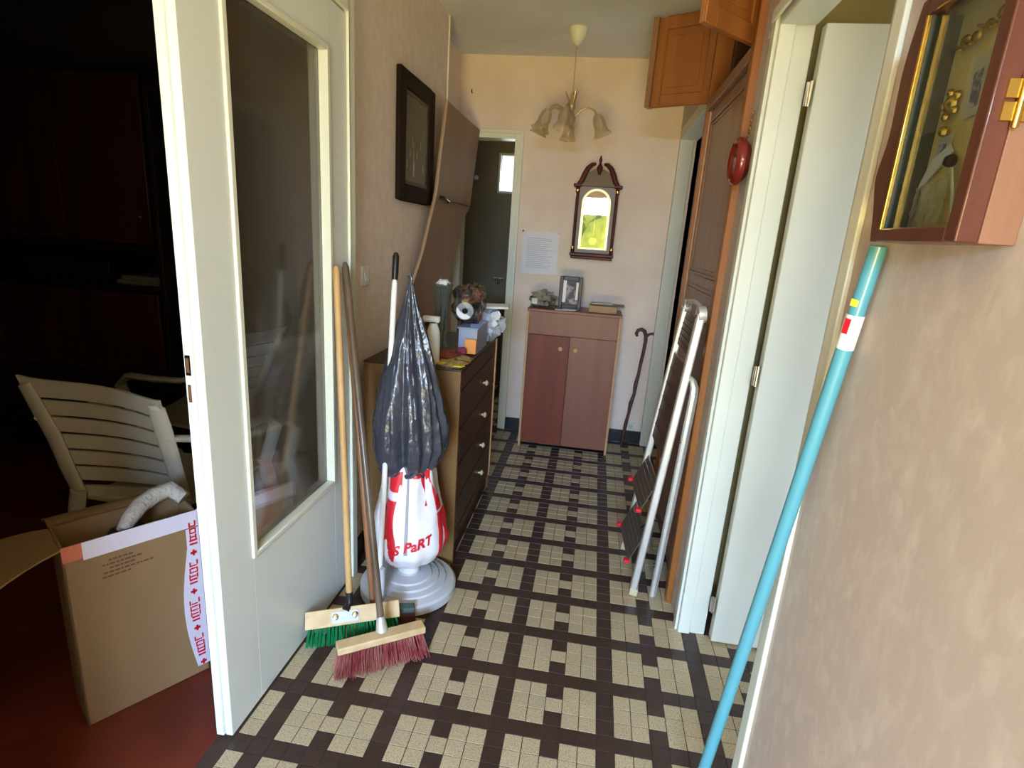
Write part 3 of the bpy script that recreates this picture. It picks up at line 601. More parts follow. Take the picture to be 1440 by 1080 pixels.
def bag_pt(prof, ax, ay, th, z, fold, seed, off=0, nf_=7, fz=7):
    r = ip(prof, z)
    if seed == 3.0:
        c, s_ = math.cos(th), math.sin(th)
        k = 1 + fold*(1.5*noise.noise(Vector((c*1.7, s_*1.7, z*1.3+seed))) - 2.3*abs(noise.noise(Vector((c*2.6+z*.8, s_*2.6, z*1.2+9)))) + .28*noise.noise(Vector((c*6, s_*6, z*7))) + .12*noise.noise(Vector((c*12, s_*12, z*16)))) + fold*.35
        r = r*k + off
        return Vector((ax + r*c, ay + r*s_, z))
    k = 1 + fold*(.6*math.sin(nf_*th + seed + 2*noise.noise(Vector((th, z*3, seed)))) + 1.3*noise.noise(Vector((math.cos(th)*2.6, math.sin(th)*2.6, z*fz+seed))))
    k += fold*.5*noise.noise(Vector((math.cos(th)*7, math.sin(th)*7, z*fz*3)))
    r = r*k + off
    return Vector((ax + r*math.cos(th), ay + r*math.sin(th), z))
def bag_mesh(prof, ax, ay, fold, seed, nz=60, n=72, nf_=7, fz=7):
    z0, z1 = prof[-1][0], prof[0][0]
    return B().grid(lambda u, v: bag_pt(prof, ax, ay, u*2*PI, z0+(z1-z0)*v, fold, seed, 0, nf_, fz), n, nz)
bb = thing('bin_bag', 'shiny black bin bag pulled over the top of the pedestal', 'bag', (AX, AY, .54))
part('film', bag_mesh(prof_b, AX, AY, .17, 3.0, nz=110, n=150), m_bag, bb, smooth=60)
part('knot', B().tube([(AX, AY, 1.262), (AX+.004, AY, 1.285), (AX-.004, AY, 1.302)], [.009, .006, .009], 8), m_bag, bb)
part('gathered_hem', B().tube([bag_pt(prof_b, AX, AY, k/40*2*PI, .556, .17, 3.0, .002) + Vector((0, 0, .010*math.sin(k*1.7))) for k in range(41)], .007, 6, False), m_bag, bb)
WX, WY = -.645, 1.975
wb = thing('carrier_bag', 'white plastic carrier bag with red lettering hanging under the black bin bag', 'bag', (WX, WY, .10))
FW, SW_ = .05, 11.0
part('film', bag_mesh(prof_w, WX, WY, FW, SW_, nz=36, nf_=9), m_wbag, wb, smooth=60)
def wpatch(name, t0, t1, z0, z1, m=m_redp, off=.0016, wob=0):
    f = lambda u, v: bag_pt(prof_w, WX, WY, math.radians(-71.5+t0+(t1-t0)*u + wob*math.sin(6*v)), z0+(z1-z0)*v, FW, SW_, off, 9)
    return part(name, B().grid(f, 16, 16), m, wb, smooth=60)
wpatch('red_print', -52, -18, .49, .57); wpatch('red_print', -50, -24, .21, .455, wob=4); wpatch('red_print', -110, -88, .20, .32)
wpatch('red_print', 28, 50, .43, .57, wob=5); wpatch('red_print', 50, 72, .40, .46); wpatch('red_print', 48, 84, .20, .39); wpatch('red_print', 4, 24, .545, .58)
wpatch('red_print', -46, -28, .145, .18)
def bag_text(body, t0, z0, size, shear=.15):
    tm = text_mesh(body, size, .0005, shear, .0016); r = .152
    tm.v = [bag_pt(prof_w, WX, WY, math.radians(-71.5+t0) + p.x/r, z0 + p.y + .18*p.x, FW, SW_, .0035+p.z, 9) for p in tm.v]
    return part('lettering', tm, m_redp, wb, smooth=0)
bag_text('S', -24, .248, .054); bag_text('PaRT', -9, .262, .054)
wpatch('handle_fold', -8, -3, .25, .56, mat('seam_grey', (150, 148, 158), .5), .003)

# ================================================================ BROOMS AND STICKS
def stick(b, p, q, r, n=12): return b.tube([p, vlerp(p, q, .02), vlerp(p, q, .985), q], [r*.9, r, r, r*.5], n)
def bristles(p0, p1, wdir, w, dirv, ln, nu, nw, r, jit, seed, flare=0):
    b = B(); rr = random.Random(seed); p0, p1 = Vector(p0), Vector(p1); dirv = Vector(dirv).normalized(); wd = Vector(wdir).normalized(); e = (p1-p0).normalized()
    for i in range(nu):
        for j in range(nw):
            t = (i+.5)/nu; s = (j+.5)/nw-.5; base = vlerp(p0, p1, t) + wd*(w*s)
            for k in range(5):
                d = (dirv + e*((t-.5)*flare + rr.uniform(-jit, jit)) + wd*(s*.35 + rr.uniform(-jit, jit))).normalized()
                o = base + e*rr.uniform(-.004, .004) + wd*rr.uniform(-.003, .003); L_ = ln*rr.uniform(.9, 1.08)
                if d.z < 0 and o.z + d.z*L_ < .002: L_ = (o.z-.002)/-d.z
                b.tube([o, o+d*L_], [r, r*.8], 3, False)
    return b
# broom with green bristles
g0, g1 = Vector((-.880, 1.572, .082)), Vector((-.600, 1.712, .082)); ge = (g1-g0).normalized(); gp = Vector((ge.y, -ge.x, 0)); gu = (Vector((0, 0, .80)) - gp*.60).normalized(); gn = ge.cross(gu).normalized()
gn = gn if gn.dot(Vector((.3, -1, .3))) > 0 else -gn
br = thing('broom', 'broom with a pale wooden head and green bristles, leaning on the door frame', 'broom', (-.75, 1.64, 0))
gc = (g0+g1)/2
part('head', B().obox(gc + gu*.014, ge, gu, gn, .165, .030, .012), m_lightwood, br, bevel=.003, label='pale wooden head')
part('bristles', bristles(g0 - gu*.014 - ge*.0, g1 - gu*.014, gn, .022, -gu*.9 + Vector((0, 0, -.5)) + gp*.35, .060, 24, 3, .0014, .09, 1, .35), m_green, br, kind='stuff', smooth=0)
sk = vlerp(g0, g1, .41) + gu*.03
part('bracket', B().obox(vlerp(g0, g1, .41) + gu*.012 + gn*.0135, ge, gu, gn, .048, .020, .0018), m_grayp, br, bevel=.004)
for s_ in (-1, 1):
    part('screw', B().lathe([(.011, 0), (.011, .002), (.006, .004), (.001, .004)], tuple(vlerp(g0, g1, .41) + ge*(.034*s_) + gu*.014 + gn*.0155), tuple(gn), 14), m_chrome, br)
top1 = Vector((-.886, 1.850, 1.322)); bot1 = Vector((-.766, 1.668, .125))
part('socket', B().tube([sk + gn*.008, bot1, vlerp(bot1, top1, .035)], [.016, .014, .013], 12), m_blackp, br, label='black socket')
part('handle', stick(B(), vlerp(bot1, top1, .03), top1, .0118), m_handle, br, label='light wooden handle')
# broom with red bristles
r0, r1 = Vector((-.712, 1.470, .076)), Vector((-.474, 1.636, .076)); re_ = (r1-r0).normalized(); rp = Vector((re_.y, -re_.x, 0))
br2 = thing('broom', 'broom with a yellowish head, dusty red bristles and a dark brown stick', 'broom', (-.59, 1.57, 0))
part('head', B().obox((r0+r1)/2 - rp*.020 + Vector((0, 0, .012)), re_, rp, (0, 0, 1), .152, .024, .013), m_lightwood, br2, bevel=.004, label='yellowish wooden head')
part('bristles', bristles(r0 - rp*.018, r1 - rp*.018, rp, .042, Vector((0, 0, -1)) + rp*.55 - re_*.1, .080, 26, 5, .0015, .13, 2, .45), m_redb, br2, kind='stuff', smooth=0)
top2 = Vector((-.868, 1.880, 1.335)); bot2 = Vector((-.612, 1.590, .100))
part('ferrule', B().lathe([(.022, 0), (.020, .02), (.016, .045), (.014, .06)], tuple(bot2 - (top2-bot2).normalized()*.012), tuple(top2-bot2), 16), m_alu, br2)
part('handle', stick(B(), vlerp(bot2, top2, .02), top2, .0125), m_stick, br2, label='dark brown stick')
# small dark broom behind
br3 = thing('broom', 'small worn broom with dark bristles tucked behind the green broom', 'broom', (-.64, 1.755, 0))
part('head', B().obox((-.648, 1.750, .062), (.95, .3, 0), (-.3, .95, 0), (0, 0, 1), .098, .018, .010), mat('dark_green_block', (70, 88, 80), .6), br3, bevel=.003)
part('bristles', bristles((-.712, 1.728, .054), (-.556, 1.776, .054), (-.3, .95, 0), .03, (0, -.1, -1), .055, 26, 4, .0014, .1, 3, .2), mat('maroon_bristle', (92, 44, 46), .8), br3, kind='stuff', smooth=0)
top3 = Vector((-.880, 1.905, 1.31)); bot3 = Vector((-.703, 1.736, .07))
part('handle', stick(B(), bot3, top3, .0115), m_stick2, br3, label='worn varnished stick')
# white pole
wp = thing('white_pole', 'slim white pole with a black cap standing beside the shiny black bag', 'pole', (-.70, 1.792, 0))
pt_, pb_ = Vector((-.711, 1.96, 1.3775)), Vector((-.706, 1.788, .015))
part('shaft', stick(B(), pb_, vlerp(pb_, pt_, .935), .0105), m_white, wp)
part('cap', B().tube([vlerp(pb_, pt_, .93), vlerp(pb_, pt_, .95), vlerp(pb_, pt_, .99), pt_], [.011, .012, .012, .006], 12), m_blackp, wp, label='black cap')
part('foot', B().tube([pb_+Vector((.018, .002, .19)), pb_+Vector((.016, .002, .10)), pb_+Vector((.012, 0, .004))], [.010, .011, .008], 10), m_grayp, wp)

# ================================================================ SHOE CABINET and the things on it
sc_ = thing('shoe_cabinet', 'brown two-door shoe cabinet with beech edging against the end wall', 'cabinet', (-.115, 3.9, 0))
sx0, sx1, sy0, sy1 = -.430, .202, 3.748, 4.062
part('side_panel', B().box(sx0, sx0+.016, sy0, sy1, 0, .975), m_beech, sc_, bevel=.001)
part('side_panel', B().box(sx1-.016, sx1, sy0, sy1, 0, .975), m_beech, sc_, bevel=.001)
part('top_panel', B().box(sx0-.002, sx1+.002, sy0-.003, sy1, .975, .993), m_shoe, sc_, bevel=.002)
part('carcass', B().box(sx0+.016, sx1-.016, sy0+.02, sy1, .03, .975), m_darkw, sc_)
part('front_rail', B().box(sx0+.017, sx1-.017, sy0+.002, sy0+.02, .822, .974), m_shoe, sc_, bevel=.001)
dl = part('door', B().box(sx0+.018, -.128, sy0+.006, sy0+.02, .034, .818), m_shoered, sc_, bevel=.001, label='darker reddish door')
dr = part('door', B().box(-.124, sx1-.017, sy0+.001, sy0+.019, .034, .820), m_shoe, sc_, bevel=.001, label='pinkish brown door')
m_knobp = mat('pale_wood_knob', (196, 158, 110), .4)
for xk, dd, yy in ((-.186, dl, sy0+.006), (-.082, dr, sy0+.001)):
    part('knob', B().lathe([(.008, 0), (.009, .006), (.016, .012), (.015, .020), (.004, .024)], (xk, yy, .735), (0, -1, 0), 16), m_knobp, dd)
pt2 = thing('photo_frame', 'small black photo frame standing on the shoe cabinet', 'photo frame', (-.155, 3.87, .993))
fb = B(); fx0, fx1, fz0, fz1 = -.236, -.080, .994, 1.214; wf = .026
fb.box(fx0, fx0+wf, 3.855, 3.870, fz0, fz1).box(fx1-wf, fx1, 3.855, 3.870, fz0, fz1).box(fx0+wf, fx1-wf, 3.855, 3.870, fz0, fz0+wf+.006).box(fx0+wf, fx1-wf, 3.855, 3.870, fz1-wf, fz1)
part('frame', fb, m_blackp, pt2, bevel=.003)
part('photo', B().box(fx0+wf, fx1-wf, 3.864, 3.868, fz0+wf, fz1-wf), mat('photo_print', (70, 66, 74), .5, col2=(170, 150, 160), nscale=26, contrast=(.45, .6)), pt2)
part('mount', B().box(fx0+wf, fx0+wf+.022, 3.862, 3.864, fz0+wf+.02, fz1-wf).box(fx1-wf-.016, fx1-wf, 3.862, 3.864, fz0+wf+.04, fz1-wf-.01), m_white, pt2)
part('strut', B().obox((-.158, 3.895, 1.08), (1, 0, 0), (0, 1, .35), (0, -.35, 1), .03, .002, .09), m_blackp, pt2)
cb = thing('crumpled_bundle', 'crumpled greyish cloth bundle on a small black stand on the shoe cabinet', 'bundle', (-.33, 3.88, .993))
part('cloth', B().blob((-.345, 3.88, 1.050), (.080, .050, .050), .42, 3.2, 26, 31, flat_bottom=1.004), mat('greyish_cloth', (158, 152, 136), .7, col2=(120, 114, 100), nscale=30, bump=.6), cb)
part('stand', B().box(-.41, -.36, 3.85, 3.90, .994, 1.008).box(-.29, -.25, 3.85, 3.90, .994, 1.008), m_blackp, cb, bevel=.003)
part('white_tag', B().obox((-.395, 3.825, 1.035), (1, 0, 0), (0, 1, .3), (0, -.3, 1), .018, .002, .020), m_white, cb)
single('letters', 'loose white letters lying before the small black photo frame', 'paper', B().obox((-.19, 3.80, .9955), (1, .2, 0), (-.2, 1, 0), (0, 0, 1), .06, .03, .0015).obox((-.15, 3.81, .999), (1, -.3, 0), (.3, 1, 0), (0, 0, 1), .05, .025, .0015), m_paper)
single('flat_box', 'flat tan cardboard box on the shoe cabinet', 'box', B().box(-.022, .165, 3.80, 3.93, .994, 1.040), mat('tan_card', (176, 142, 104), .7), bevel=.003)
tr_ = thing('tray', 'thin dark tray resting on the flat tan box', 'tray', (.10, 3.87, 1.04))
part('plate', B().box(-.01, .215, 3.82, 3.94, 1.041, 1.049), mat('dark_grey_tray', (88, 88, 92), .4), tr_, bevel=.003)
part('papers', B().obox((.06, 3.87, 1.053), (1, .1, 0), (-.1, 1, 0), (0, 0, 1), .07, .04, .003), mat('pale_paper', (206, 196, 180), .8), tr_)

# ================================================================ FAR WALL THINGS
ck = thing('wall_clock', 'tall mahogany pendulum wall clock with swan-neck top on the end wall', 'clock', (-.045, 4.03, 1.33))
kx0, kx1, kyb, kyf = -.178, .088, 4.078, 3.99
kc = (kx0+kx1)/2
part('back_board', B().box(kx0, kx1, 4.060, kyb, 1.37, 1.815), m_mahog, ck)
part('side_board', B().box(kx0, kx0+.012, kyf+.01, 4.06, 1.37, 1.815), m_mahog, ck); part('side_board', B().box(kx1-.012, kx1, kyf+.01, 4.06, 1.37, 1.815), m_mahog, ck)
part('base_moulding', B().box(kx0-.018, kx1+.018, kyf-.012, kyb, 1.352, 1.372).box(kx0-.010, kx1+.010, kyf-.004, kyb, 1.334, 1.352), m_mahog, ck, bevel=.004)
for s_ in (-1, 1):
    xc = kc + s_*(.133)
    part('column', B().lathe([(.010, 0), (.013, .006), (.013, .03), (.007, .038), (.009, .06), (.010, .20), (.009, .36), (.007, .385), (.013, .395), (.013, .425), (.010, .432)], (xc, kyf+.004, 1.374), n=16), m_mahog, ck)
    for zz in (1.40, 1.775): part('brass_cap', B().lathe([(.0135, 0), (.0135, .014)], (xc, kyf+.004, zz), n=16), m_brass, ck)
    part('cornice', B().box(xc-.030 if s_ < 0 else xc-.022, xc+.022 if s_ < 0 else xc+.030, kyf-.014, kyb, 1.806, 1.824), m_mahog, ck, bevel=.004)
    pts = [(kc+s_*(.132), 1.822), (kc+s_*.112, 1.845), (kc+s_*.098, 1.885), (kc+s_*.078, 1.925), (kc+s_*.050, 1.950), (kc+s_*.026, 1.955)]
    part('swan_neck', B().tube([(x, kyf+.012, z) for x, z in pts], [.014, .017, .018, .017, .014, .008], 12, True, 1.0), m_mahog, ck)
tym = [(-.115, 1.815), (.115, 1.815), (.098, 1.86), (.07, 1.90), (.03, 1.925), (-.03, 1.925), (-.07, 1.90), (-.098, 1.86)]
part('tympanum', B().prism([(x, z) for x, z in tym], (kc, 4.02, 0), (1, 0, 0), (0, 0, 1), (0, 1, 0), .03), mat('olive_board', (112, 92, 66), .5), ck)
part('finial', B().lathe([(.008, 0), (.010, .01), (.018, .03), (.020, .045), (.010, .065), (.006, .075), (.012, .088), (.003, .12)], (kc, kyf+.015, 1.888), n=16), m_mahog, ck)
part('face_board', B().box(kx0+.012, kx1-.012, 4.030, 4.036, 1.374, 1.812), mat('lilac_grey_board', (146, 132, 130), .5), ck, label='grey lilac inner board')
# arched door with mirror-like glass
def arch(w, z0, z1, n=18):
    r = w; return [(-w, z0), (w, z0)] + [(r*math.cos(PI*k/n), z1-r + r*math.sin(PI*k/n)) for k in range(n+1)]
def arch_ring(wo, wi, zo0, zo1, zi0, zi1, y0, d):
    a, c = arch(wo, zo0, zo1), arch(wi, zi0, zi1); n = len(a); b = B()
    v = [(kc+x, y0, z) for x, z in a] + [(kc+x, y0, z) for x, z in c] + [(kc+x, y0-d, z) for x, z in a] + [(kc+x, y0-d, z) for x, z in c]
    f = []
    for i in range(n):
        j = (i+1) % n; f += [(i, j, n+j, n+i), (2*n+i, 3*n+i, 3*n+j, 2*n+j), (i, 2*n+i, 2*n+j, j), (n+i, n+j, 3*n+j, 3*n+i)]
    return b.add(v, f)
part('gold_arch', arch_ring(.098, .080, 1.40, 1.800, 1.415, 1.785, 4.020, .006), m_paleb, ck, label='gold arch round the dial')
part('mirror_glass', B().prism([(x, z) for x, z in arch(.0805, 1.412, 1.786)], (kc, 4.012, 0), (1, 0, 0), (0, 0, 1), (0, 1, 0), .002), m_clockglass, ck)
part('dial', B().cyl((kc, 4.028, 1.705), (kc, 4.024, 1.705), .070, n=36), mat('dial_plate', (150, 140, 100), .4), ck)
for k in range(12):
    a_ = k*PI/6; part('hour_mark', B().obox((kc+.056*math.sin(a_), 4.0232, 1.705+.056*math.cos(a_)), (math.sin(a_), 0, math.cos(a_)), (0, 1, 0), (math.cos(a_), 0, -math.sin(a_)), .007, .0006, .002), m_blackp, ck)
part('hand', B().obox((kc+.010, 4.0222, 1.722), (.5, 0, .86), (0, 1, 0), (.86, 0, -.5), .022, .0006, .0022), m_blackp, ck); part('hand', B().obox((kc-.022, 4.0222, 1.712), (-.95, 0, .3), (0, 1, 0), (.3, 0, .95), .028, .0006, .0016), m_blackp, ck)
part('pendulum', B().box(kc-.002, kc+.002, 4.020, 4.022, 1.46, 1.63).cyl((kc, 4.022, 1.455), (kc, 4.018, 1.455), .026, n=24), m_brass, ck)
pn = thing('notice_sheet', 'printed white sheet in a clear sleeve pinned beside the tall clock', 'paper', (-.41, 4.078, 1.2))
part('sheet', B().grid(lambda u, v: Vector((-.542+.262*u, 4.0755-.004*math.sin(PI*u)*math.sin(PI*v), 1.198+.295*v+.006*u)), 8, 8, .0008, (0, -1, 0)), m_paper, pn)
lb = B()
for k in range(16):
    zz = 1.245+.0135*k; lb.box(-.505, -.505+.16+.03*math.sin(k*2.3), 4.0690, 4.0696, zz, zz+.0035)
part('printed_lines', lb, m_blue, pn, smooth=0)
for x_, z_ in ((-.540, 1.495), (-.45, 1.497), (-.285, 1.492)):
    part('pin', B().lathe([(.006, 0), (.006, .006), (.003, .010)], (x_, 4.0735, z_), (0, -1, 0), 10), m_mahog if x_ < -.5 else m_white, pn)
single('blank_sheet', 'small blank pale sheet stuck on the wall between notice and tall clock', 'paper', B().grid(lambda u, v: Vector((-.262+.055*u, 4.077-.003*math.sin(PI*v), 1.25+.20*v-.02*u)), 3, 6, .0008, (0, -1, 0)), mat('cream_paper', (226, 214, 196), .8))
so_ = thing('wall_socket', 'small white wall socket above the black baseboard behind the walking stick', 'socket', (.374, 4.075, .10))
part('plate', B().box(.345, .405, 4.069, 4.0795, .10, .162), m_frame, so_, bevel=.003)
part('outlet', B().cyl((.375, 4.069, .131), (.375, 4.066, .131), .018, n=18), mat('cream_socket', (196, 190, 170), .4), so_)
single('wall_hook', 'tiny dark hook high on the end wall above the washroom door', 'hook', B().tube([(-.955, 4.079, 2.375), (-.955, 4.065, 2.372), (-.955, 4.058, 2.38), (-.955, 4.062, 2.392)], .004, 8), m_ink)
cn = single('walking_stick', 'knobbly brown walking stick with a curled handle leaning on the end wall', 'walking stick',
    B().tube([(.318, 3.985, .004), (.326, 3.99, .10), (.332, 3.995, .17), (.345, 4.0, .26), (.350, 4.003, .33), (.366, 4.008, .40), (.368, 4.012, .47), (.380, 4.017, .55), (.386, 4.022, .63), (.396, 4.03, .72), (.400, 4.035, .79), (.398, 4.037, .83), (.385, 4.038, .862), (.362, 4.038, .874), (.340, 4.038, .865), (.330, 4.038, .842), (.338, 4.038, .822)],
             [.010, .011, .013, .010, .015, .011, .015, .011, .012, .012, .013, .013, .014, .014, .013, .012, .009], 10).tube([(.398, 4.037, .825), (.425, 4.038, .846), (.452, 4.036, .85)], [.011, .009, .010], 8),
    mat('knotty_stick', (92, 60, 44), .5, col2=(60, 38, 30), nscale=30))

# ================================================================ CHANDELIER
hx, hy = -.238, 3.55
cdl = thing('ceiling_lamp', 'ceiling lamp with tulip glass shades hanging before the tall clock', 'lamp', (hx, hy, 2.0))
part('canopy', B().lathe([(.050, 0), (.052, -.012), (.046, -.04), (.028, -.072), (.012, -.088), (.004, -.092)], (hx, hy, H-.001), n=28), m_frame, cdl)
part('cord', B().cyl((hx, hy, 2.525), (hx, hy, 2.27), .0028, n=8), mat('cord', (190, 160, 120), .5), cdl)
m_fix = mat('antique_white_metal', (186, 160, 120), .35, metal=.4)
part('hub', B().lathe([(.004, .145), (.012, .135), (.010, .11), (.020, .09), (.024, .065), (.012, .045), (.022, .025), (.030, .005), (.020, -.02), (.008, -.045), (.003, -.055)], (hx, hy, 2.135), n=20), m_fix, cdl)
for k in range(3):
    a_ = 1+k*2.09; part('leaf_spike', B().tube([(hx+.01*math.cos(a_), hy+.01*math.sin(a_), 2.22), (hx+.03*math.cos(a_), hy+.03*math.sin(a_), 2.255), (hx+.042*math.cos(a_), hy+.042*math.sin(a_), 2.285)], [.006, .006, .002], 8), m_fix, cdl)
for adeg in (-6, 96, 168, 214, 262):
    a_ = math.radians(adeg); c_, s_ = math.cos(a_), math.sin(a_); P_ = lambda r, z: Vector((hx+r*c_, hy+r*s_, z))
    arm = part('arm', B().tube([P_(.02, 2.15), P_(.06, 2.19), P_(.10, 2.20), P_(.135, 2.185), P_(.150, 2.16)], .006, 8), m_fix, cdl)
    ax = (P_(.205, 2.03) - P_(.150, 2.165)).normalized()
    part('lamp_shade', B().lathe([(.018, 0), (.030, .02), (.036, .05), (.036, .08), (.044, .105), (.056, .120), (.053, .118), (.040, .104), (.032, .08), (.032, .05), (.026, .022), (.014, .004)], tuple(P_(.150, 2.165)), tuple(ax), 20, caps=False), m_shade, arm, label='tulip shaped frosted glass shade')
    part('bulb', B().lathe([(.010, .01), (.016, .04), (.017, .06), (.010, .078), (.002, .084)], tuple(P_(.150, 2.165)), tuple(ax), 12), m_white, arm)

# ================================================================ WASHROOM THINGS
single('tap', 'small chrome tap on the dim washroom wall seen through the far doorway', 'tap', B().tube([(-.95, 5.59, 1.02), (-.95, 5.50, 1.03), (-.95, 5.46, 1.02), (-.95, 5.45, .98)], .012, 10).cyl((-1.0, 5.56, 1.03), (-.90, 5.56, 1.03), .016), m_chrome)
single('washroom_hook', 'small white knob on the dim washroom wall', 'hook', B().lathe([(.008, 0), (.010, .02), (.022, .03), (.020, .042), (.004, .048)], (-1.227, 5.6, 1.967), (0, -1, 0), 14), m_white)
bs = thing('washbasin', 'white washbasin in the dim washroom beyond the far doorway', 'basin', (-.95, 5.4, .6))
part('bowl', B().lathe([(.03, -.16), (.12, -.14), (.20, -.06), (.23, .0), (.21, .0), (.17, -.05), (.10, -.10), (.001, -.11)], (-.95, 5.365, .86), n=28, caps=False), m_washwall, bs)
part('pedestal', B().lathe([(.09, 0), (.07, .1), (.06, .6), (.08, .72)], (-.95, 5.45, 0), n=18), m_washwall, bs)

# ================================================================ ROUND CLOCK
rc = thing('round_clock', 'small round dark red clock hanging from a chain beside the near doorway', 'clock', (.43, 2.06, 1.67))
oc = (.435, 2.062, 1.750)
m_rim = mat('red_lacquer', (110, 26, 22), .2, coat=.5)
part('rim', B().lathe([(.074, 0), (.076, .006), (.074, .018), (.064, .028), (.056, .024), (.056, .010)], oc, (-1, 0, 0), 36, caps=False), m_rim, rc)
part('dial', B().cyl(oc, (oc[0]-.012, oc[1], oc[2]), .058, n=32), mat('grey_dial', (150, 146, 140), .4), rc)
part('back_plate', B().cyl((.4545, oc[1], oc[2]), oc, .05, .072, n=32), m_mahog, rc)
for k in range(12):
    a_ = k*PI/6; part('hour_mark', B().obox((oc[0]-.0125, oc[1]+.046*math.sin(a_), oc[2]+.046*math.cos(a_)), (1, 0, 0), (0, math.sin(a_), math.cos(a_)), (0, math.cos(a_), -math.sin(a_)), .0006, .006, .0018), m_blackp, rc)
part('hand', B().obox((oc[0]-.014, oc[1]+.01, oc[2]+.014), (1, 0, 0), (0, .6, .8), (0, .8, -.6), .0006, .022, .002), m_blackp, rc)
cb_ = B()
for k in range(7): cb_.lathe([(.005, -.0018), (.0068, 0), (.005, .0018), (.005, -.0018)], (.446, 2.062-.003*k, 1.83+.011*k), (1, 0, 0) if k % 2 else (0, 1, 0), 8, caps=False)
part('chain', cb_, m_brass, rc)

pc = B(); rr = random.Random(9)
for k in range(7):
    y_, z_ = 2.045+rr.uniform(-.028, .028), 2.115+rr.uniform(-.035, .035); pc.prism([(0, 0), (.012+.008*rr.random(), .004), (.012, .024+.014*rr.random()), (.0, .018)], (XR+.0055, y_, z_), (0, 1, 0), (0, 0, 1), (-1, 0, 0), .0015)
part('plaster_chip', pc, m_white, parent=bpy.data.objects['wall_right'], smooth=0, label='white plaster chips', kind='structure')

# ================================================================ STEPLADDER
sl = thing('stepladder', 'folded aluminium stepladder leaning on the closet door', 'ladder', (.33, 2.36, 0))
N0, N1 = Vector((.302, 2.178, 0)), Vector((.398, 2.130, 1.235)); F0, F1 = Vector((.280, 2.545, 0)), Vector((.396, 2.470, 1.225))
def railp(P, Q, z): return vlerp(P, Q, z/Q.z)
for P, Q in ((N0, N1), (F0, F1)):
    r_ = part('front_rail', B().beam(P+Vector((0, 0, .03)), Q, (.1, 1, 0), .052, .030), m_alu, sl, bevel=.006)
    part('rubber_foot', B().beam(P+Vector((0, 0, .002)), railp(P, Q, .035), (.1, 1, 0), .056, .034), mat('pale_rubber', (196, 184, 150), .7), r_, bevel=.003)
    part('end_cap', B().lathe([(.030, -.014), (.032, 0), (.030, .014)], tuple(Q+Vector((0, 0, -.005))), (1, .1, .1), 18), m_alu, sl, label='rounded metal end cap')
    rivet = Q + Vector((-.016, 0, -.01)); part('rivet', B().lathe([(.012, 0), (.010, .004), (.002, .006)], tuple(rivet), (-1, 0, 0), 12), m_chrome, sl)
m_tread = mat('ribbed_tread', (118, 108, 100), .4, metal=.6)
m_platf = mat('brown_platform', (84, 66, 58), .4, col2=(74, 58, 50), nscale=10)
def panel(z0, z1, out0, out1, name, m, red=True, th=.006, inset=.024):
    a, b_, c, d = railp(N0, N1, z0), railp(F0, F1, z0), railp(F0, F1, z1), railp(N0, N1, z1)
    y_ = Vector((0, inset, 0))
    q = [a+y_+Vector((out0, 0, 0)), b_-y_+Vector((out0, 0, 0)), c-y_+Vector((out1, 0, 0)), d+y_+Vector((out1, 0, 0))]
    bb_ = B().add(q + [p+Vector((th, 0, .002)) for p in q], [(0, 1, 2, 3), (7, 6, 5, 4), (0, 4, 5, 1), (1, 5, 6, 2), (2, 6, 7, 3), (3, 7, 4, 0)])
    o = part(name, bb_, m, sl, bevel=.002)
    g = B()
    for k in range(1, 6):
        t = k/6; p, r2 = vlerp(q[0], q[3], t), vlerp(q[1], q[2], t); g.beam(p+Vector((-.001, .006, 0)), r2+Vector((-.001, -.006, 0)), (0, 0, 1), .004, .003)
    part('ribs', g, m, o)
    if red:
        for p in (q[0], q[1]): part('red_corner', B().obox(p+Vector((-.004, .0, .004)), (1, 0, 0), (0, 1, 0), (0, 0, 1), .012, .014, .008), m_redp, o, bevel=.003, label='red plastic corner')
    return o
panel(.135, .275, -.050, -.004, 'step', m_tread); panel(.385, .520, -.050, -.004, 'step', m_tread); panel(.62, 1.02, -.008, -.006, 'platform', m_platf, False)
panel(1.06, 1.20, -.003, .001, 'top_plate', m_platf, False)
hb = [N1+Vector((0, 0, -.02)), N1+Vector((.0, .05, .022)), vlerp(N1, F1, .5)+Vector((0, 0, .03)), F1+Vector((0, -.05, .022)), F1+Vector((0, 0, -.02))]
part('top_hoop', B().tube(hb, .010, 10), m_alu, sl)
for (P, yy) in ((N0, 2.105), (F0, 2.470)):
    rl = part('rear_leg', B().tube([(.395, yy+.03, .985), (.404, yy+.012, .978), (.411, yy+.002, .955), (.412, yy, .92), (.410, yy+.006, .84), (.398, yy+.035, .42), (.386, yy+.07, .004)], [.016, .018, .020, .021, .021, .021, .020], 8, True, .7, ref=(0, 1, 0)), m_alu, sl, bevel=0)
    for (x_, z_, k) in ((.392, .735, 0), (.372, .155, 0)):
        part('hole', B().cyl((x_-.004, yy+(.012 if z_ > .5 else .058), z_), (x_+.004, yy+(.010 if z_ > .5 else .056), z_), .008, n=10), m_blackp, rl)
part('strap', B().tube([(.30, 2.20, .30), (.34, 2.25, .32), (.41, 2.19, .34)], .003, 6), m_blackp, sl)

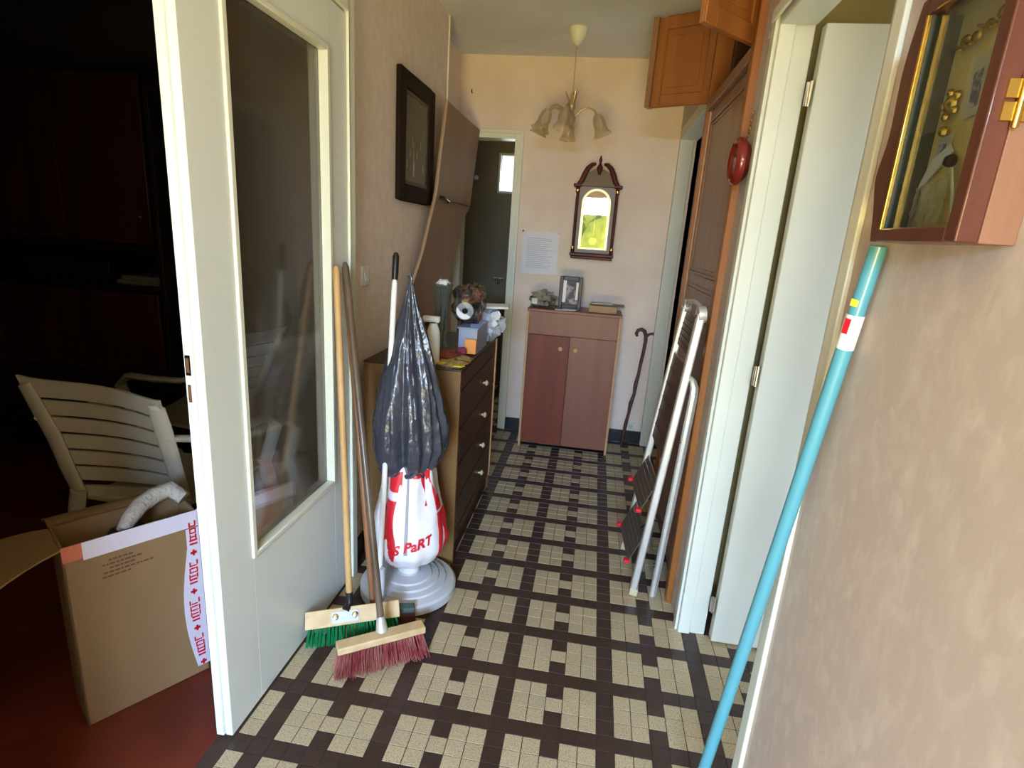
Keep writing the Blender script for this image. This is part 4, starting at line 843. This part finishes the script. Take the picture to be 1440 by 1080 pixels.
# ================================================================ DISPLAY CASE on the right wall
dc = thing('display_case', 'wall-hung wooden display case with a glass door above the teal pole', 'display case', (.425, .82, 1.493))
vy0, vy1, vz0 = .712, .925, 1.494; vz1 = 1.80
part('back_panel', B().box(.434, .440, vy0+.01, vy1-.012, vz0+.01, vz1-.008), m_maple, dc, label='pale yellow back panel')
m_inner = mat('dark_green_lining', (58, 62, 50), .6)
part('side_panel', B().box(.417, .4545, vy0, vy0+.008, vz0, vz1), m_casewood, dc, bevel=.001); part('side_panel', B().box(.417, .4545, vy1-.008, vy1, vz0, vz1), m_inner, dc, label='dark green lined side')
part('bottom_panel', B().box(.417, .4545, vy0+.008, vy1-.008, vz0, vz0+.008), m_casewood, dc); part('top_panel', B().box(.417, .4545, vy0+.008, vy1-.008, vz1-.008, vz1), m_casewood, dc)
part('back_board', B().box(.441, .4545, vy0+.008, vy1-.008, vz0+.008, vz1-.008), m_casewood, dc)
# glass door with a waved outer edge
def wave(z):
    t = (z-vz0)/(vz1-vz0); return .914 + .014*math.sin(PI*t)**.7 + .010*math.exp(-((t-.30)/.10)**2) - .003*math.cos(4*PI*t)
poly = [(wave(vz0+(vz1-vz0)*k/30), vz0+(vz1-vz0)*k/30) for k in range(31)]
dfb = B(); n_ = len(poly); xf_, xb_ = .391, .416; inn = .896
vv = []
for (y_, z_) in poly: vv += [(xf_, y_, z_), (xb_, y_, z_), (xb_, inn, z_), (xf_, inn, z_)]
ff = [(4*k+a, 4*k+(a+1) % 4, 4*(k+1)+(a+1) % 4, 4*(k+1)+a) for k in range(n_-1) for a in range(4)] + [(0, 3, 2, 1), (4*(n_-1), 4*(n_-1)+1, 4*(n_-1)+2, 4*(n_-1)+3)]
dfb.add(vv, ff)
gd = part('glass_door', dfb, m_cherry, dc, label='glazed door with a waved edge')
part('stile', B().box(xf_, xb_, vy0-.002, vy0+.020, vz0, vz1), m_cherry, gd, bevel=.002)
part('rail', B().box(xf_, xb_, vy0+.020, inn, vz0, vz0+.018), m_cherry, gd, bevel=.002); part('rail', B().box(xf_, xb_, vy0+.020, inn, vz1-.020, vz1), m_cherry, gd, bevel=.002)
part('brass_strip', B().box(xf_-.002, xf_+.004, inn-.010, inn-.004, vz0+.016, vz1-.022), m_brass, gd, bevel=.001)
part('lining', B().box(xf_+.006, .434, inn-.004, inn+.0, vz0+.018, vz1-.02), m_inner, dc)
part('pane', B().box(.400, .402, vy0+.018, inn, vz0+.016, vz1-.018), m_glassc, gd)
hb_ = B()
for zc in (1.628, 1.650): hb_.box(.402, .4165, vy0-.006, vy0-.002, zc-.009, zc+.009).box(.4175, .432, vy0-.005, vy0, zc-.009, zc+.009)
hb_.cyl((.417, vy0-.006, 1.612), (.417, vy0-.006, 1.664), .004, n=10)
part('hinge', hb_, m_brass, dc)
# little things in the case
XI = .4335
kb = B(); pts = []
for k in range(9):
    t = k/8; c0 = Vector((XI-.006, .872-.085*t, 1.735+.016*t+.004*math.sin(k*1.9)))
    kb.lathe([(.0045, -.0016), (.0075, 0), (.0045, .0016), (.0045, -.0016)], tuple(c0), (1, .3, 0) if k % 2 else (.3, 0, 1), 10, caps=False)
single('brass_chain', 'short brass chain hung across the top of the display case', 'chain', kb, m_brass)
ob = B().lathe([(.006, 0), (.012, .004), (.010, .008), (.003, .012)], (XI-.001, .860, 1.668), (-1, 0, 0), 12)
for k in range(5): a_ = k*1.26; ob.blob((XI-.006, .860+.015*math.cos(a_), 1.668+.015*math.sin(a_)), .0055, .1, 2, 8)
single('brass_rosette', 'small brass rosette in the middle of the display case', 'ornament', ob.blob((XI-.005, .862, 1.636), .007, .1, 2, 8), m_brass)
def cardthing(name, label, y0, y1, z0, z1, tilt, ink):
    o = thing(name, label, 'card', (XI, (y0+y1)/2, z0)); R2 = Matrix.Translation((XI, (y0+y1)/2, (z0+z1)/2)) @ Matrix.Rotation(tilt, 4, 'X') @ Matrix.Translation((-XI, -(y0+y1)/2, -(z0+z1)/2))
    part('card', B().box(XI-.0025, XI-.001, y0, y1, z0, z1).xf(R2), mat(name+'_paper', (200, 196, 190), .7), o)
    part('picture', B().box(XI-.0031, XI-.0024, y0+.3*(y1-y0), y1-.22*(y1-y0), z0+.15*(z1-z0), z1-.25*(z1-z0)).xf(R2), ink, o)
m_bluei = mat('blue_picture', (84, 90, 130), .6, col2=(190, 188, 196), nscale=120, contrast=(.45, .6))
cardthing('tall_card', 'tall narrow card with a bluish figure in the display case', .800, .835, 1.645, 1.715, -.12, m_bluei)
cardthing('square_card', 'small square card with a blue picture below the brass rosette', .842, .876, 1.592, 1.630, -.05, m_bluei)
single('folded_note', 'slanted white folded note low in the display case', 'paper', B().prism([(0, 0), (.065, .045), (.055, .055), (.020, .040), (.004, .012)][::-1], (XI-.004, .893, 1.562), (0, -1, 0), (0, 0, 1), (-1, 0, 0), .0015), m_paper)
single('plastic_sleeve', 'crinkled clear sleeve standing at the bottom of the display case', 'sleeve', B().grid(lambda u, v: Vector((XI-.008-.004*noise.noise(Vector((u*6, v*6, 1))), .890-.075*u, 1.5125+(.055-.0+.012*u)*v)), 12, 10), mat('sleeve_film', (214, 206, 186), .2, alpha=.55, bump=.8, nscale=60, spec=1), smooth=60)
pn_ = thing('pen', 'dark slim pen with a round head leaning in the corner of the display case', 'pen', (XI-.012, .80, 1.513))
part('shaft', B().tube([(XI-.012, .775, 1.514), (XI-.010, .812, 1.585)], .003, 8), m_chrome, pn_)
part('head', B().blob((XI-.012, .816, 1.594), .008, .1, 2, 12), m_blackp, pn_)

# ================================================================ TEAL POLE
tp = thing('telescopic_pole', 'long teal pole leaning on the beige wall under the display case', 'pole', (.395, 1.216, 0))
t1, t0 = Vector((.4385, .988, 1.490)), Vector((.395, 1.216, .002))
tu = (t1-t0).normalized()
part('shaft', B().tube([t0, vlerp(t0, t1, .9)], [.0140, .0136], 20), m_teal, tp)
part('upper_shaft', B().tube([vlerp(t0, t1, .9), t1], [.0130, .0128], 20), m_teal, tp)
part('label', B().tube([vlerp(t0, t1, .885), vlerp(t0, t1, .925)], [.0144, .0142], 20, False), m_white, tp, label='white sticker')
side = Vector((-1, -.6, 0)).normalized()
part('sticker_print', B().beam(vlerp(t0, t1, .903)+side*.0138, vlerp(t0, t1, .920)+side*.0138, tu.cross(side), .010, .0024), m_redp, tp)
part('yellow_spot', B().obox(vlerp(t0, t1, .938)+side*.0126, tu, side, tu.cross(side), .006, .0016, .006), mat('yellow_sticker', (226, 214, 70), .5), tp)
